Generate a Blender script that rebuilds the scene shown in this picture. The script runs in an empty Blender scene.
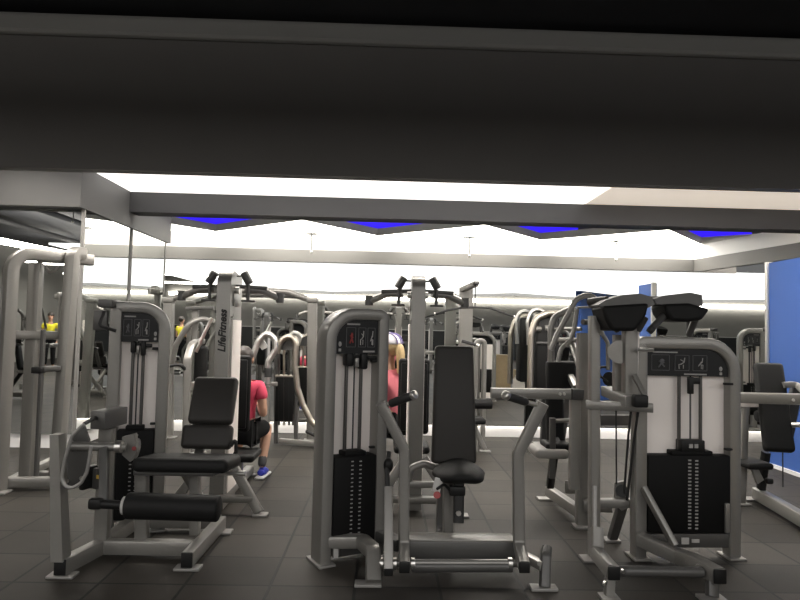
import bpy, bmesh, math, random
from mathutils import Vector, Matrix
random.seed(7)
sc = bpy.context.scene
COL = sc.collection
PI = math.pi
# ---------------------------------------------------------------- camera
CAMH, FOC = 1.43, 650.0            # metres, pixels (800 wide)
K = FOC / 600.0
PITCH, YAW, ROLL = 0.0462, 0.0231, 0.023
RM = (Matrix.Rotation(-YAW, 3, 'Z') @ Matrix.Rotation(PI / 2 + PITCH, 3, 'X') @ Matrix.Rotation(ROLL, 3, 'Z'))
cam_d = bpy.data.cameras.new('camera')
cam_d.sensor_width = 36.0
cam_d.lens = FOC / 800.0 * 36.0
cam_d.clip_start = 0.05
cam = bpy.data.objects.new('camera', cam_d)
COL.objects.link(cam)
cam.matrix_world = Matrix.Translation((0, 0, CAMH)) @ RM.to_4x4()
sc.camera = cam
Z = Vector((0, 0, 1)); X = Vector((1, 0, 0)); Y = Vector((0, 1, 0))


def P(px, py, d):
    """the point of the place seen at that spot of the photograph, d*K metres into the room"""
    r = RM @ Vector(((px - 400) / FOC, -(py - 300) / FOC, -1))
    return Vector((0, 0, CAMH)) + r * (d * K / r.y)


def Q(px, z, d):
    """same, from a column of the photograph and a height above the floor"""
    py = 330.0
    for _ in range(4):
        p = P(px, py, d)
        py += (p.z - z) * 600.0 / d
    return P(px, py, d)


def V(x, d, z):
    return Vector((x, d * K, z))


# ---------------------------------------------------------------- materials
def mat(name, col, rough=0.5, metal=0.0, emit=None, strength=0.0, noise=0.0, nscale=40.0, bump=0.0, spec=0.5, coat=0.0):
    m = bpy.data.materials.new(name)
    m.use_nodes = True
    nt = m.node_tree
    b = nt.nodes['Principled BSDF']
    b.inputs['Base Color'].default_value = (*col, 1)
    b.inputs['Roughness'].default_value = rough
    b.inputs['Metallic'].default_value = metal
    b.inputs['Specular IOR Level'].default_value = spec
    if coat:
        b.inputs['Coat Weight'].default_value = coat
    if emit:
        b.inputs['Emission Color'].default_value = (*emit, 1)
        b.inputs['Emission Strength'].default_value = strength
    if noise or bump:
        g = nt.nodes.new('ShaderNodeNewGeometry')
        n = nt.nodes.new('ShaderNodeTexNoise')
        n.inputs['Scale'].default_value = nscale
        n.inputs['Detail'].default_value = 4
        nt.links.new(g.outputs['Position'], n.inputs['Vector'])
        if noise:
            mr = nt.nodes.new('ShaderNodeMapRange')
            mr.inputs['To Min'].default_value = 1 - noise
            mr.inputs['To Max'].default_value = 1 + noise
            nt.links.new(n.outputs['Fac'], mr.inputs['Value'])
            mx = nt.nodes.new('ShaderNodeVectorMath'); mx.operation = 'SCALE'
            mx.inputs[0].default_value = col
            nt.links.new(mr.outputs['Result'], mx.inputs['Scale'])
            nt.links.new(mx.outputs['Vector'], b.inputs['Base Color'])
        if bump:
            bp = nt.nodes.new('ShaderNodeBump')
            bp.inputs['Strength'].default_value = bump
            bp.inputs['Distance'].default_value = 0.004
            nt.links.new(n.outputs['Fac'], bp.inputs['Height'])
            nt.links.new(bp.outputs['Normal'], b.inputs['Normal'])
    return m


M = {}
M['frame'] = mat('platinum_paint', (0.235, 0.227, 0.212), 0.34, 0.45, noise=0.05, nscale=60)
M['frame_dark'] = mat('grey_paint', (0.085, 0.083, 0.08), 0.4, 0.3)  # grey parts; darkened further for the shaded front of the press beam
M['chrome'] = mat('chrome', (0.72, 0.70, 0.67), 0.32, 1.0)
M['bronze'] = mat('brushed_bronze_tube', (0.46, 0.42, 0.36), 0.36, 1.0)
M['steel'] = mat('dark_steel_rod', (0.12, 0.115, 0.11), 0.3, 0.8)
M['pad'] = mat('black_vinyl', (0.008, 0.008, 0.008), 0.6, 0, spec=0.22, bump=0.15, nscale=300)
M['pad_grey'] = mat('charcoal_vinyl', (0.028, 0.026, 0.024), 0.5, 0, spec=0.25, bump=0.15, nscale=300)
M['pad_pale'] = mat('lit_grey_vinyl', (0.26, 0.25, 0.235), 0.5)  # light on the seat top put into a paler vinyl
M['plastic'] = mat('black_plastic', (0.009, 0.009, 0.009), 0.45, spec=0.25)
M['rubber'] = mat('black_rubber_grip', (0.018, 0.018, 0.018), 0.6)
M['cover'] = mat('black_weight_cover', (0.006, 0.006, 0.006), 0.6, spec=0.15)
M['placard'] = mat('dark_placard', (0.010, 0.0105, 0.0115), 0.4, spec=0.25)
M['ink_white'] = mat('white_print', (0.34, 0.33, 0.32), 0.6)
M['ink_grey'] = mat('grey_print', (0.10, 0.10, 0.105), 0.6)
M['ink_red'] = mat('red_print', (0.22, 0.02, 0.02), 0.6)
M['ink_black'] = mat('black_print', (0.01, 0.01, 0.01), 0.6)
M['sticker'] = mat('yellow_sticker', (0.5, 0.33, 0.05), 0.6)
M['label'] = mat('pale_sticker', (0.45, 0.44, 0.42), 0.6)
M['plate'] = mat('satin_plate', (0.27, 0.262, 0.25), 0.45, 0.4)
M['soffit_shaded'] = mat('shaded_soffit_paint', (0.05, 0.05, 0.052), 0.55, noise=0.03, nscale=3)  # soffit grey darkened to hold the shade of the unlit back face
M['dull_black'] = mat('dull_black_metal', (0.02, 0.02, 0.021), 0.8)
M['shroud'] = mat('off_white_shroud', (0.86, 0.80, 0.76), 0.5)
M['wall_grey'] = mat('grey_wall_paint', (0.24, 0.236, 0.22), 0.6, noise=0.03, nscale=3)
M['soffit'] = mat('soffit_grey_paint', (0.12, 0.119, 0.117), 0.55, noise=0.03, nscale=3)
M['bulk_dark'] = mat('dark_grey_bulkhead', (0.115, 0.109, 0.103), 0.6, noise=0.05, nscale=4)
M['bulk_pale'] = mat('pale_grey_bulkhead', (0.12, 0.116, 0.11), 0.6)
M['fascia'] = mat('raft_edge_grey', (0.6, 0.59, 0.58), 0.6)
M['ceiling_glow'] = mat('glowing_lit_ceiling', (0.8, 0.75, 0.7), 0.5, emit=(0.62, 0.54, 0.45), strength=0.9)  # lit cream ceiling, its brightness put in as emission; no lamp
M['white'] = mat('white_paint', (0.86, 0.85, 0.84), 0.6)
M['cream'] = mat('cream_paint', (0.80, 0.74, 0.66), 0.6)
M['black_ceiling'] = mat('black_open_ceiling', (0.008, 0.009, 0.012), 0.8)
M['edge'] = mat('ledge_grey', (0.23, 0.225, 0.215), 0.6)
M['blue'] = mat('blue_wall_paint', (0.04, 0.115, 0.40), 0.5, noise=0.03, nscale=3)
M['dark_band'] = mat('dark_lower_wall', (0.012, 0.013, 0.013), 0.4)
M['alu'] = mat('aluminium_trim', (0.62, 0.60, 0.57), 0.35, 0.8)
M['plywood'] = mat('plywood', (0.52, 0.40, 0.235), 0.6, noise=0.12, nscale=14)
M['light'] = mat('luminous_panel', (0.9, 0.9, 0.9), 0.5, emit=(1.0, 0.94, 0.86), strength=15.0)
M['light_strip'] = mat('luminous_strip', (0.9, 0.9, 0.9), 0.5, emit=(1.0, 0.96, 0.91), strength=1.6)
M['led'] = mat('led_strip', (0.9, 0.9, 0.9), 0.5, emit=(1.0, 0.93, 0.83), strength=8.0)
M['blue_light'] = mat('blue_led_panel', (0.05, 0.05, 0.4), 0.5, emit=(0.035, 0.012, 1.0), strength=1.25)
M['skin'] = mat('skin', (0.47, 0.27, 0.185), 0.5)
M['red_cloth'] = mat('red_jersey', (0.62, 0.055, 0.11), 0.8, noise=0.1, nscale=30)
M['pink_cloth'] = mat('pink_jersey', (0.62, 0.16, 0.19), 0.8, noise=0.1, nscale=30)
M['yellow_cloth'] = mat('yellow_jersey', (0.62, 0.56, 0.02), 0.8)
M['black_cloth'] = mat('black_cloth', (0.009, 0.009, 0.0095), 0.9, spec=0.12)
M['grey_cloth'] = mat('grey_cloth', (0.06, 0.06, 0.065), 0.85)
M['blue_shoe'] = mat('blue_shoe', (0.03, 0.045, 0.45), 0.5)
M['white_sole'] = mat('white_sole', (0.6, 0.6, 0.6), 0.5)
M['blond'] = mat('blond_hair', (0.55, 0.40, 0.20), 0.5, noise=0.25, nscale=70)
M['dark_hair'] = mat('dark_hair', (0.03, 0.022, 0.018), 0.5)
M['eye'] = mat('dark_eye', (0.02, 0.02, 0.02), 0.2)
M['cap_white'] = mat('white_cap', (0.62, 0.60, 0.64), 0.7)
M['cap_purple'] = mat('purple_cap', (0.15, 0.12, 0.28), 0.7)
M['towel'] = mat('white_towel', (0.6, 0.59, 0.57), 0.9)
M['red_plastic'] = mat('red_plastic', (0.3, 0.02, 0.02), 0.4)

# mirror glass
m = bpy.data.materials.new('mirror_glass'); m.use_nodes = True
b = m.node_tree.nodes['Principled BSDF']
b.inputs['Base Color'].default_value = (0.86, 0.875, 0.86, 1)
b.inputs['Metallic'].default_value = 1.0
b.inputs['Roughness'].default_value = 0.0
M['mirror'] = m

# rubber floor tiles
m = bpy.data.materials.new('rubber_floor_tiles'); m.use_nodes = True
nt = m.node_tree; b = nt.nodes['Principled BSDF']
g = nt.nodes.new('ShaderNodeNewGeometry')
mp = nt.nodes.new('ShaderNodeMapping'); mp.vector_type = 'POINT'
mp.inputs['Location'].default_value = (-0.34, -0.138, 0)
br = nt.nodes.new('ShaderNodeTexBrick')
br.offset = 0.0; br.squash = 1.0
br.inputs['Scale'].default_value = 1.0
br.inputs['Brick Width'].default_value = 0.469
br.inputs['Row Height'].default_value = 0.443
br.inputs['Mortar Size'].default_value = 0.009
br.inputs['Mortar Smooth'].default_value = 0.15
br.inputs['Color1'].default_value = (0.017, 0.0145, 0.0119, 1)
br.inputs['Color2'].default_value = (0.043, 0.0372, 0.0308, 1)
br.inputs['Mortar'].default_value = (0.004, 0.004, 0.004, 1)
ns = nt.nodes.new('ShaderNodeTexNoise'); ns.inputs['Scale'].default_value = 3.0; ns.inputs['Detail'].default_value = 6
n2 = nt.nodes.new('ShaderNodeTexNoise'); n2.inputs['Scale'].default_value = 160.0
for n in (ns, n2):
    nt.links.new(g.outputs['Position'], n.inputs['Vector'])
nt.links.new(g.outputs['Position'], mp.inputs['Vector'])
nt.links.new(mp.outputs['Vector'], br.inputs['Vector'])
mr = nt.nodes.new('ShaderNodeMapRange'); mr.inputs['To Min'].default_value = 0.7; mr.inputs['To Max'].default_value = 1.3
nt.links.new(ns.outputs['Fac'], mr.inputs['Value'])
vm = nt.nodes.new('ShaderNodeVectorMath'); vm.operation = 'SCALE'
nt.links.new(br.outputs['Color'], vm.inputs[0]); nt.links.new(mr.outputs['Result'], vm.inputs['Scale'])
nt.links.new(vm.outputs['Vector'], b.inputs['Base Color'])
b.inputs['Roughness'].default_value = 0.6
b.inputs['Specular IOR Level'].default_value = 0.35
bp = nt.nodes.new('ShaderNodeBump'); bp.inputs['Strength'].default_value = 0.25; bp.inputs['Distance'].default_value = 0.003
nt.links.new(n2.outputs['Fac'], bp.inputs['Height'])
b2 = nt.nodes.new('ShaderNodeBump'); b2.inputs['Strength'].default_value = 0.5; b2.inputs['Distance'].default_value = 0.004; b2.invert = True
nt.links.new(br.outputs['Fac'], b2.inputs['Height']); nt.links.new(bp.outputs['Normal'], b2.inputs['Normal'])
nt.links.new(b2.outputs['Normal'], b.inputs['Normal'])
M['floor'] = m


# ---------------------------------------------------------------- mesh builder
def fil(pts, r, n=5):
    """round the corners of a polyline"""
    pts = [Vector(p) for p in pts]
    if not r:
        return pts
    rs = r if isinstance(r, (list, tuple)) else [r] * (len(pts) - 2)
    out = [pts[0]]
    for i in range(1, len(pts) - 1):
        p, a, c = pts[i], pts[i - 1], pts[i + 1]
        u, w = (a - p), (c - p)
        lu, lw = u.length, w.length
        u.normalize(); w.normalize()
        ang = u.angle(w)
        if rs[i - 1] <= 0 or ang > PI - 0.02:
            out.append(p); continue
        t = min(rs[i - 1] / math.tan(ang / 2), 0.48 * lu, 0.48 * lw)
        rad = t * math.tan(ang / 2)
        cen = p + (u + w).normalized() * (rad / math.sin(ang / 2))
        s, e = p + u * t - cen, p + w * t - cen
        tot = s.angle(e)
        for k in range(n + 1):
            f = k / n
            out.append(cen + (s * math.sin((1 - f) * tot) + e * math.sin(f * tot)) / math.sin(tot))
    out.append(pts[-1])
    return out


def rrect(w, h, r, n=2):
    r = min(r, w * 0.49, h * 0.49)
    o = []
    for cx, cy, a0 in ((w / 2 - r, h / 2 - r, 0), (-w / 2 + r, h / 2 - r, 90), (-w / 2 + r, -h / 2 + r, 180), (w / 2 - r, -h / 2 + r, 270)):
        for k in range(n + 1):
            a = math.radians(a0 + 90 * k / n)
            o.append((cx + r * math.cos(a), cy + r * math.sin(a)))
    return o


def circ(r, n=12, ry=None):
    return [(r * math.cos(2 * PI * k / n), (ry or r) * math.sin(2 * PI * k / n)) for k in range(n)]


class MB:
    def __init__(self):
        self.v = []; self.f = []

    def sweep(self, pts, prof, nrm=None):
        pts = [Vector(p) for p in pts]
        base = len(self.v); n = len(prof); side0 = None
        for i, p in enumerate(pts):
            a = (p - pts[i - 1]).normalized() if i else None
            c = (pts[i + 1] - p).normalized() if i < len(pts) - 1 else None
            t = (a + c).normalized() if a and c else (a or c)
            if nrm is None:
                if side0 is None:
                    up = Y if abs(t.z) > 0.8 else Z
                    side = t.cross(up).normalized()
                else:
                    side = (side0 - t * side0.dot(t)).normalized()
                side0 = side
            else:
                side = t.cross(nrm).normalized()
            nn = side.cross(t).normalized()
            sc_ = 1.0
            if a and c:
                sc_ = min(1.5, 1.0 / max(0.4, math.cos(a.angle(c) / 2)))
            for (x, y) in prof:
                self.v.append(p + side * (x * (sc_ if nrm is not None else 1)) + nn * y)
        for i in range(len(pts) - 1):
            for k in range(n):
                k2 = (k + 1) % n
                self.f.append((base + i * n + k, base + i * n + k2, base + (i + 1) * n + k2, base + (i + 1) * n + k))
        self.f.append(tuple(base + k for k in reversed(range(n))))
        self.f.append(tuple(base + (len(pts) - 1) * n + k for k in range(n)))
        return self

    def rect(self, pts, w, h, nrm=None, r=0.008, fillet=0, n=5):
        return self.sweep(fil(pts, fillet, n), rrect(w, h, r), nrm)

    def tube(self, pts, r, n=12, fillet=0, fn=6, ry=None):
        return self.sweep(fil(pts, fillet, fn), circ(r, n, ry))

    def raw(self, verts, faces):
        b = len(self.v)
        self.v += [Vector(p) for p in verts]
        self.f += [tuple(b + i for i in f) for f in faces]
        return self

    def box(self, c, s, R=None, r=0.0, seg=2):
        bm = bmesh.new()
        bmesh.ops.create_cube(bm, size=1)
        for v in bm.verts:
            v.co = Vector((v.co.x * s[0], v.co.y * s[1], v.co.z * s[2]))
        if r > 0:
            r = min(r, min(s) * 0.48)
            bmesh.ops.bevel(bm, geom=bm.edges[:], offset=r, segments=seg, profile=0.5, affect='EDGES')
        bm.verts.index_update()
        R = R or Matrix.Identity(3)
        self.raw([Vector(c) + R @ v.co for v in bm.verts], [[v.index for v in f.verts] for f in bm.faces])
        bm.free()
        return self

    def prism(self, poly, vec):
        """extrude a planar polygon by a vector"""
        n = len(poly); vec = Vector(vec)
        a = [Vector(p) for p in poly]
        return self.raw(a + [p + vec for p in a],
                        [tuple(reversed(range(n))), tuple(range(n, 2 * n))] + [(k, (k + 1) % n, n + (k + 1) % n, n + k) for k in range(n)])

    def cyl(self, a, b, r, n=20, ch=0.0):
        a, b = Vector(a), Vector(b)
        if ch:
            t = (b - a).normalized()
            base = len(self.v)
            ring = []
            up = Y if abs(t.z) > 0.8 else Z
            s = t.cross(up).normalized(); q = s.cross(t)
            for p, rr in ((a, r - ch), (a + t * ch * 0.35, r - ch * 0.3), (a + t * ch, r), (b - t * ch, r), (b - t * ch * 0.35, r - ch * 0.3), (b, r - ch)):
                for k in range(n):
                    an = 2 * PI * k / n
                    self.v.append(p + s * rr * math.cos(an) + q * rr * math.sin(an))
            for i in range(5):
                for k in range(n):
                    k2 = (k + 1) % n
                    self.f.append((base + i * n + k, base + i * n + k2, base + (i + 1) * n + k2, base + (i + 1) * n + k))
            self.f.append(tuple(base + k for k in reversed(range(n))))
            self.f.append(tuple(base + 5 * n + k for k in range(n)))
            return self
        return self.sweep([a, b], circ(r, n))

    def ball(self, c, s, nu=14, nv=9, R=None):
        vs = []; fs = []
        R = R or Matrix.Identity(3)
        for j in range(nv + 1):
            th = PI * j / nv
            for i in range(nu):
                ph = 2 * PI * i / nu
                vs.append(Vector(c) + R @ Vector((s[0] * math.sin(th) * math.cos(ph), s[1] * math.sin(th) * math.sin(ph), s[2] * math.cos(th))))
        for j in range(nv):
            for i in range(nu):
                i2 = (i + 1) % nu
                fs.append((j * nu + i, (j + 1) * nu + i, (j + 1) * nu + i2, j * nu + i2))
        return self.raw(vs, fs)

    def build(self, name, m, parent=None, smooth=40, label=None):
        me = bpy.data.meshes.new(name)
        base = Vector((0, 0, 0))
        if parent is not None:
            q = parent
            while q is not None:
                base = base + q.location
                q = q.parent
        me.from_pydata([v - base for v in self.v], [], self.f)
        me.validate()
        bm = bmesh.new(); bm.from_mesh(me)
        bmesh.ops.remove_doubles(bm, verts=bm.verts, dist=1e-6)
        bmesh.ops.recalc_face_normals(bm, faces=bm.faces)
        bm.to_mesh(me); bm.free()
        me.materials.append(M[m] if isinstance(m, str) else m)
        if smooth:
            me.polygons.foreach_set('use_smooth', [True] * len(me.polygons))
            me.set_sharp_from_angle(angle=math.radians(smooth))
        o = bpy.data.objects.new(name, me)
        COL.objects.link(o)
        if parent is not None:
            o.parent = parent
        if label:
            o['label'] = label
        return o


def tag(o, label, cat, group=None, kind=None):
    o['label'] = label; o['category'] = cat
    if group: o['group'] = group
    if kind: o['kind'] = kind
    return o


def thing(name, label, cat, loc, group=None):
    o = bpy.data.objects.new(name, None)
    o.empty_display_size = 0.1
    COL.objects.link(o)
    o.location = loc
    return tag(o, label, cat, group)


def struct(name, mb, m):
    o = mb.build(name, m, smooth=0)
    o['kind'] = 'structure'
    return o


def dup(root, loc, rz, label, group=None):
    """a copy of a thing with copies of its parts and sub-parts"""
    def cp(o, par):
        c = o.copy(); COL.objects.link(c); c.parent = par
        for ch in [x for x in kids.get(o.name, [])]:
            cp(ch, c)
        return c
    kids = {}
    for o in list(sc.objects):
        if o.parent is not None:
            kids.setdefault(o.parent.name, []).append(o)
    r = cp(root, None)
    r.location = loc; r.rotation_euler = (0, 0, rz)
    r['label'] = label
    if group: r['group'] = group
    elif 'group' in r: del r['group']
    return r


def basis(a, b_):
    """3x3 from an x axis and an approximate y axis"""
    a = Vector(a).normalized(); c = a.cross(Vector(b_)).normalized(); b2 = c.cross(a)
    return Matrix((a, b2, c)).transposed()
# ================================================================ the room
XL, XR = -13.0, 22.0
YB = -14.5
MY = 8.2                                     # mirror plane (in 1/K metres)
struct('floor', MB().box(V(4.5, -2.8, -0.05), (36, 24.2 * K, 0.1)), 'floor')
struct('ceiling', MB().box(V(4.5, -2.8, 4.06), (36, 24.2 * K, 0.12)), 'black_ceiling')
struct('wall_back', MB().box(V(3.85, MY + 0.17, 2.0), (14.9, 0.14 * K, 4.0)), 'white')
struct('wall_left', MB().box(V(XL - 0.05, -2.8, 2.0), (0.1, 24.0 * K, 4.0)), 'wall_grey')
struct('wall_right', MB().box(V(XR + 0.05, -2.8, 2.0), (0.1, 24.0 * K, 4.0)), 'wall_grey')
struct('wall_rear', MB().box(V(4.5, YB - 0.05, 2.715), (35, 0.1 * K, 2.57)), 'wall_grey')
struct('wall_rear_lower', MB().box(V(4.5, YB - 0.03, 0.72), (35, 0.1 * K, 1.42)), 'dark_band')
struct('trim_rear', MB().box(V(4.5, YB + 0.03, 1.445), (34.9, 0.05, 0.035)), 'alu')
# left block that stands forward of the back mirror
struct('wall_left_block', MB().box(V(-8.22, 7.66, 2.0), (9.40, 1.38 * K, 4.0)), 'white')
# plinth under the mirrors, with its strip light
struct('baseboard_back', MB().box(V(3.9, MY + 0.07, 0.075), (14.7, 0.06 * K, 0.146)), 'white')
# mirrors
mb = MB().box(V(3.85, MY + 0.01, 1.54), (14.60, 0.014, 2.78))
tag(mb.build('wall_mirror', 'mirror', smooth=0), 'large frameless mirror covering the whole back wall behind the machines', 'mirror')
mb = MB().box(V(-8.2, 6.95, 1.44), (9.4, 0.014, 2.56))
tag(mb.build('wall_mirror', 'mirror', smooth=0), 'mirror on the forward block of wall, showing the dark open ceiling', 'mirror')
mb = MB().box(V(-3.482, 7.575, 1.44), (0.014, 1.23 * K, 2.56))
tag(mb.build('wall_mirror', 'mirror', smooth=0), 'narrow mirror on the return between the two larger mirrors, full of white stripes', 'mirror')
struct('trim_corner', MB().box(V(-3.485, 6.93, 1.36), (0.035, 0.035, 2.74)), 'plate')
mb = MB().box(V(3.85, MY + 0.028, 0.153), (14.5, 0.024 * K, 0.012))  # bare LED strip along the mirror edge, without a rail
tag(mb.build('plinth_strip_light', 'led', smooth=0), 'warm white strip light under the bottom edge of the back mirror', 'light')
# soffits over the mirrors
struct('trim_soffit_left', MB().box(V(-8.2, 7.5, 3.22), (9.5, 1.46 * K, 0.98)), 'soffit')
struct('trim_soffit_back', MB().box(V(3.85, MY - 0.01, 3.065), (14.6, 0.28 * K, 0.27)), 'soffit_shaded')
# the strip of light between the bulkhead and the back soffit
mb = MB().box(V(-0.42, 7.68, 3.22), (6.2, 1.2 * K, 0.03))
tag(mb.build('ceiling_light_strip', 'light_strip', smooth=0), 'long white light strip in the ceiling directly over the back soffit', 'light')
mb = MB().box(V(6.9, 7.68, 3.22), (8.4, 1.2 * K, 0.03))  # ceiling beyond the light strip, glowing in place of light falling on it
tag(mb.build('ceiling_light_strip', 'ceiling_glow', smooth=0), 'dim cream stretch of lit ceiling, given its own glow, towards the blue pillar', 'light')
# zigzag luminous raft between the bulkhead and the mirror
ZR = 3.2
zz = [(-3.45, 5.35), (-3.2, 5.15), (-1.39, 6.6), (-0.17, 5.15), (1.62, 6.6), (2.92, 5.15), (4.69, 6.6), (6.0, 5.15), (8.0, 6.6)]
zz = [(-4.35, 6.55)] + zz[1:]
poly = [V(x, d, ZR) for x, d in zz] + [V(8.0, 5.03, ZR), V(-4.35, 5.03, ZR)]
t = thing('ceiling_light_raft', 'zigzag-edged white luminous ceiling raft between the bulkhead and the back mirror', 'ceiling light', V(1.8, 5.6, ZR))
MB().prism([p + Vector((0, 0, 0.0)) for p in poly], (0, 0, 0.03)).build('luminous_panel', 'light', t, smooth=0)
fz = MB()
for i in range(len(zz) - 1):
    a, b = V(*zz[i], 0), V(*zz[i + 1], 0)
    nrm = (b - a).cross(Z).normalized() * -0.012
    if nrm.y < 0: nrm = -nrm
    fz.prism([a + Z * (ZR - 0.005), b + Z * (ZR - 0.005), b + Z * (ZR + 0.13), a + Z * (ZR + 0.13)], nrm)
fz.build('edge_fascia', 'fascia', t, smooth=0)
MB().prism([p + Vector((0, 0, 0.031)) for p in poly], (0, 0, 0.08)).build('raft_body', 'soffit', t, smooth=0)
# blue light above the notches of the raft
for i, (x, lab) in enumerate(((-3.2, 'blue light panel above the first notch of the raft, beside the return mirror'),
                              (-0.17, 'brightest blue light panel, over the raft notch above the pulldown column'),
                              (2.92, 'faint blue light panel above the raft notch over the grey machine frame'),
                              (5.75, 'blue light panel above the raft notch nearest the blue wall'))):
    w = (0.85, 1.0, 0.75, 1.3)[i]
    pts = [V(x - w, 5.035, 3.30), V(x + w, 5.035, 3.30), V(x + w, 5.045, 3.56), V(x - w, 5.045, 3.56)]
    o = MB().prism(pts, (0, -0.02, 0)).build('blue_light_panel', 'blue_light', smooth=0)
    tag(o, lab, 'light', 'blue lights above the raft')
struct('ceiling_upper', MB().box(V(1.8, 6.4, 3.62), (12.3, 2.9 * K, 0.03)), 'soffit')
# bulkhead in front of it: dark towards the camera, pale towards the mirror
struct('trim_bulkhead_front', MB().box(V(1.2, 4.92, 3.235), (11.2, 0.06 * K, 1.11)), 'bulk_dark')
struct('trim_bulkhead_back', MB().box(V(0.78, 4.985, 2.80), (10.3, 0.06 * K, 0.235)), 'bulk_pale')
struct('trim_bulkhead_top', MB().box(V(0.78, 4.97, 3.06), (10.3, 0.03 * K, 0.28)), 'white')
mb = MB().rect([V(-4.4, 4.87, 3.86), V(6.8, 4.87, 3.86)], 0.08, 0.18, r=0.035)
struct('trim_ledge', mb, 'edge')
a, b = V(5.93, 4.955, 2.68), V(6.42, 7.85, 2.68)
struct('trim_bulkhead_right', MB().prism([a, b, b + Z * 0.235, a + Z * 0.235], (0.1, 0, 0)), 'bulk_pale')
struct('trim_bulkhead_right_top', MB().prism([a + Z * 0.236, b + Z * 0.236, b + Z * 0.5, a + Z * 0.5], (0.1, 0, 0)), 'white')
# rear raft over and behind the camera
zz2 = [(-7.5, -11.0), (-5.0, -10.2), (-2.4, -11.6), (0.6, -9.6), (3.0, -11.8), (5.6, -9.4), (8.5, -11.2), (11.4, -9.8), (14.0, -11.2), (17.0, -9.6), (20.5, -11.0)]
poly = [V(-7.5, 0.45, 3.15), V(20.5, 0.45, 3.15)] + [V(x, d, 3.15) for x, d in reversed(zz2)]
t = thing('ceiling_light_raft', 'broad white luminous ceiling raft seen far back in the mirror', 'ceiling light', V(0, -5, 3.15))
MB().prism(poly, (0, 0, 0.04)).build('luminous_panel', mat('luminous_panel_rear', (0.9, 0.9, 0.9), 0.5, emit=(1.0, 0.985, 0.965), strength=1.7), t, smooth=0)
fz = MB()
for i in range(len(zz2) - 1):
    a, b = V(*zz2[i], 3.03), V(*zz2[i + 1], 3.03)
    fz.prism([a, b, b + Z * 0.25, a + Z * 0.25], (0, -0.012, 0))
fz.build('edge_fascia', 'fascia', t, smooth=0)
mb = MB().box(V(5.0, YB + 0.12, 3.04), (32.0, 0.12, 0.16))
tag(mb.build('ceiling_light_strip', 'light', smooth=0), 'thin white light strip along the top of the rear wall in the mirror', 'light')
# light strip along the left side, seen in the forward mirror
for x0, y0, x1, y1, lab in ((-8.7, 3.0, -8.0, -2.6, 'slanting white light strip in the dark ceiling, topmost in the forward mirror'),
                            (-10.5, -4.0, -5.6, -4.6, 'second white light strip down in the forward mirror'),
                            (-11.5, -8.0, -6.6, -8.8, 'third white light strip down in the forward mirror')):
    a, b = V(x0, y0, 3.15), V(x1, y1, 3.15)
    s = Vector((0.3, 0, 0)) if abs(x1 - x0) < 2 else Vector((0, 0.3 * K, 0))
    o = MB().prism([a - s, b - s, b + s, a + s], (0, 0, 0.04)).build('ceiling_light_strip', 'light', smooth=0)
    tag(o, lab, 'light', 'light strips of the dark ceiling')
# blue pillar on the right and the blue partition behind the camera
struct('wall_blue', MB().box(V(4.40, 6.45, 1.145), (0.08, 0.52 * K, 2.29)), 'blue')
struct('trim_blue_end', MB().box(V(4.375, 6.735, 1.15), (0.07, 0.05, 2.30)), 'alu')
struct('baseboard_blue', MB().box(V(4.35, 6.45, 0.02), (0.02, 0.52 * K, 0.04)), 'white')
a, b = V(3.97, 4.0, 0), V(5.4, 2.62, 0)
struct('wall_blue_rear', MB().prism([a, b, b + Z * 2.33, a + Z * 2.33], (0.09, 0.09, 0)), 'blue')
# ceiling sprinklers
def sprinkler(p, drop, lab):
    t = thing('ceiling_sprinkler', lab, 'sprinkler', p, 'ceiling sprinklers')
    MB().cyl(p, p - Z * 0.015, 0.13, 20).build('cover_plate', 'frame_dark', t)
    MB().cyl(p - Z * 0.015, p - Z * drop, 0.012, 8).build('drop_pipe', 'frame_dark', t)
    MB().ball(p - Z * (drop + 0.02), (0.025, 0.025, 0.03), 8, 6).build('nozzle', 'chrome', t)
for px, d, lab in ((310, 5.3, 'ceiling sprinkler above the tall column machine in the mirror'),
                   (469, 5.35, 'ceiling sprinkler over the lat pulldown post in the mirror'),
                   (618, 5.35, 'ceiling sprinkler above the padded arm machine in the mirror')):
    x = (px - 385) / 600 * (16.4 - d)
    sprinkler(V(x, d, ZR - 0.012), 0.33, lab)
sprinkler(V(-6.6, 1.2, 3.99), 0.42, 'ceiling sprinkler hanging from the black open ceiling')
# pipes of the black ceiling
for k, (x, lab) in enumerate(((-7.4, 'long dark pipe under the black ceiling nearest the sprinkler'), (-9.2, 'long dark pipe under the black ceiling further from the sprinkler'))):
    o = MB().tube([V(x, 6.5, 3.82), V(x, -6, 3.82)], 0.07, 10).build('ceiling_pipe', 'dull_black')
    tag(o, lab, 'pipe', 'pipes of the black ceiling')
o = MB().rect([V(-10.5, 2.6, 3.75), V(-4.6, 2.6, 3.75)], 0.4, 0.3).build('ceiling_duct', 'dull_black')
tag(o, 'dark rectangular air duct across the black open ceiling', 'duct')
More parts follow.
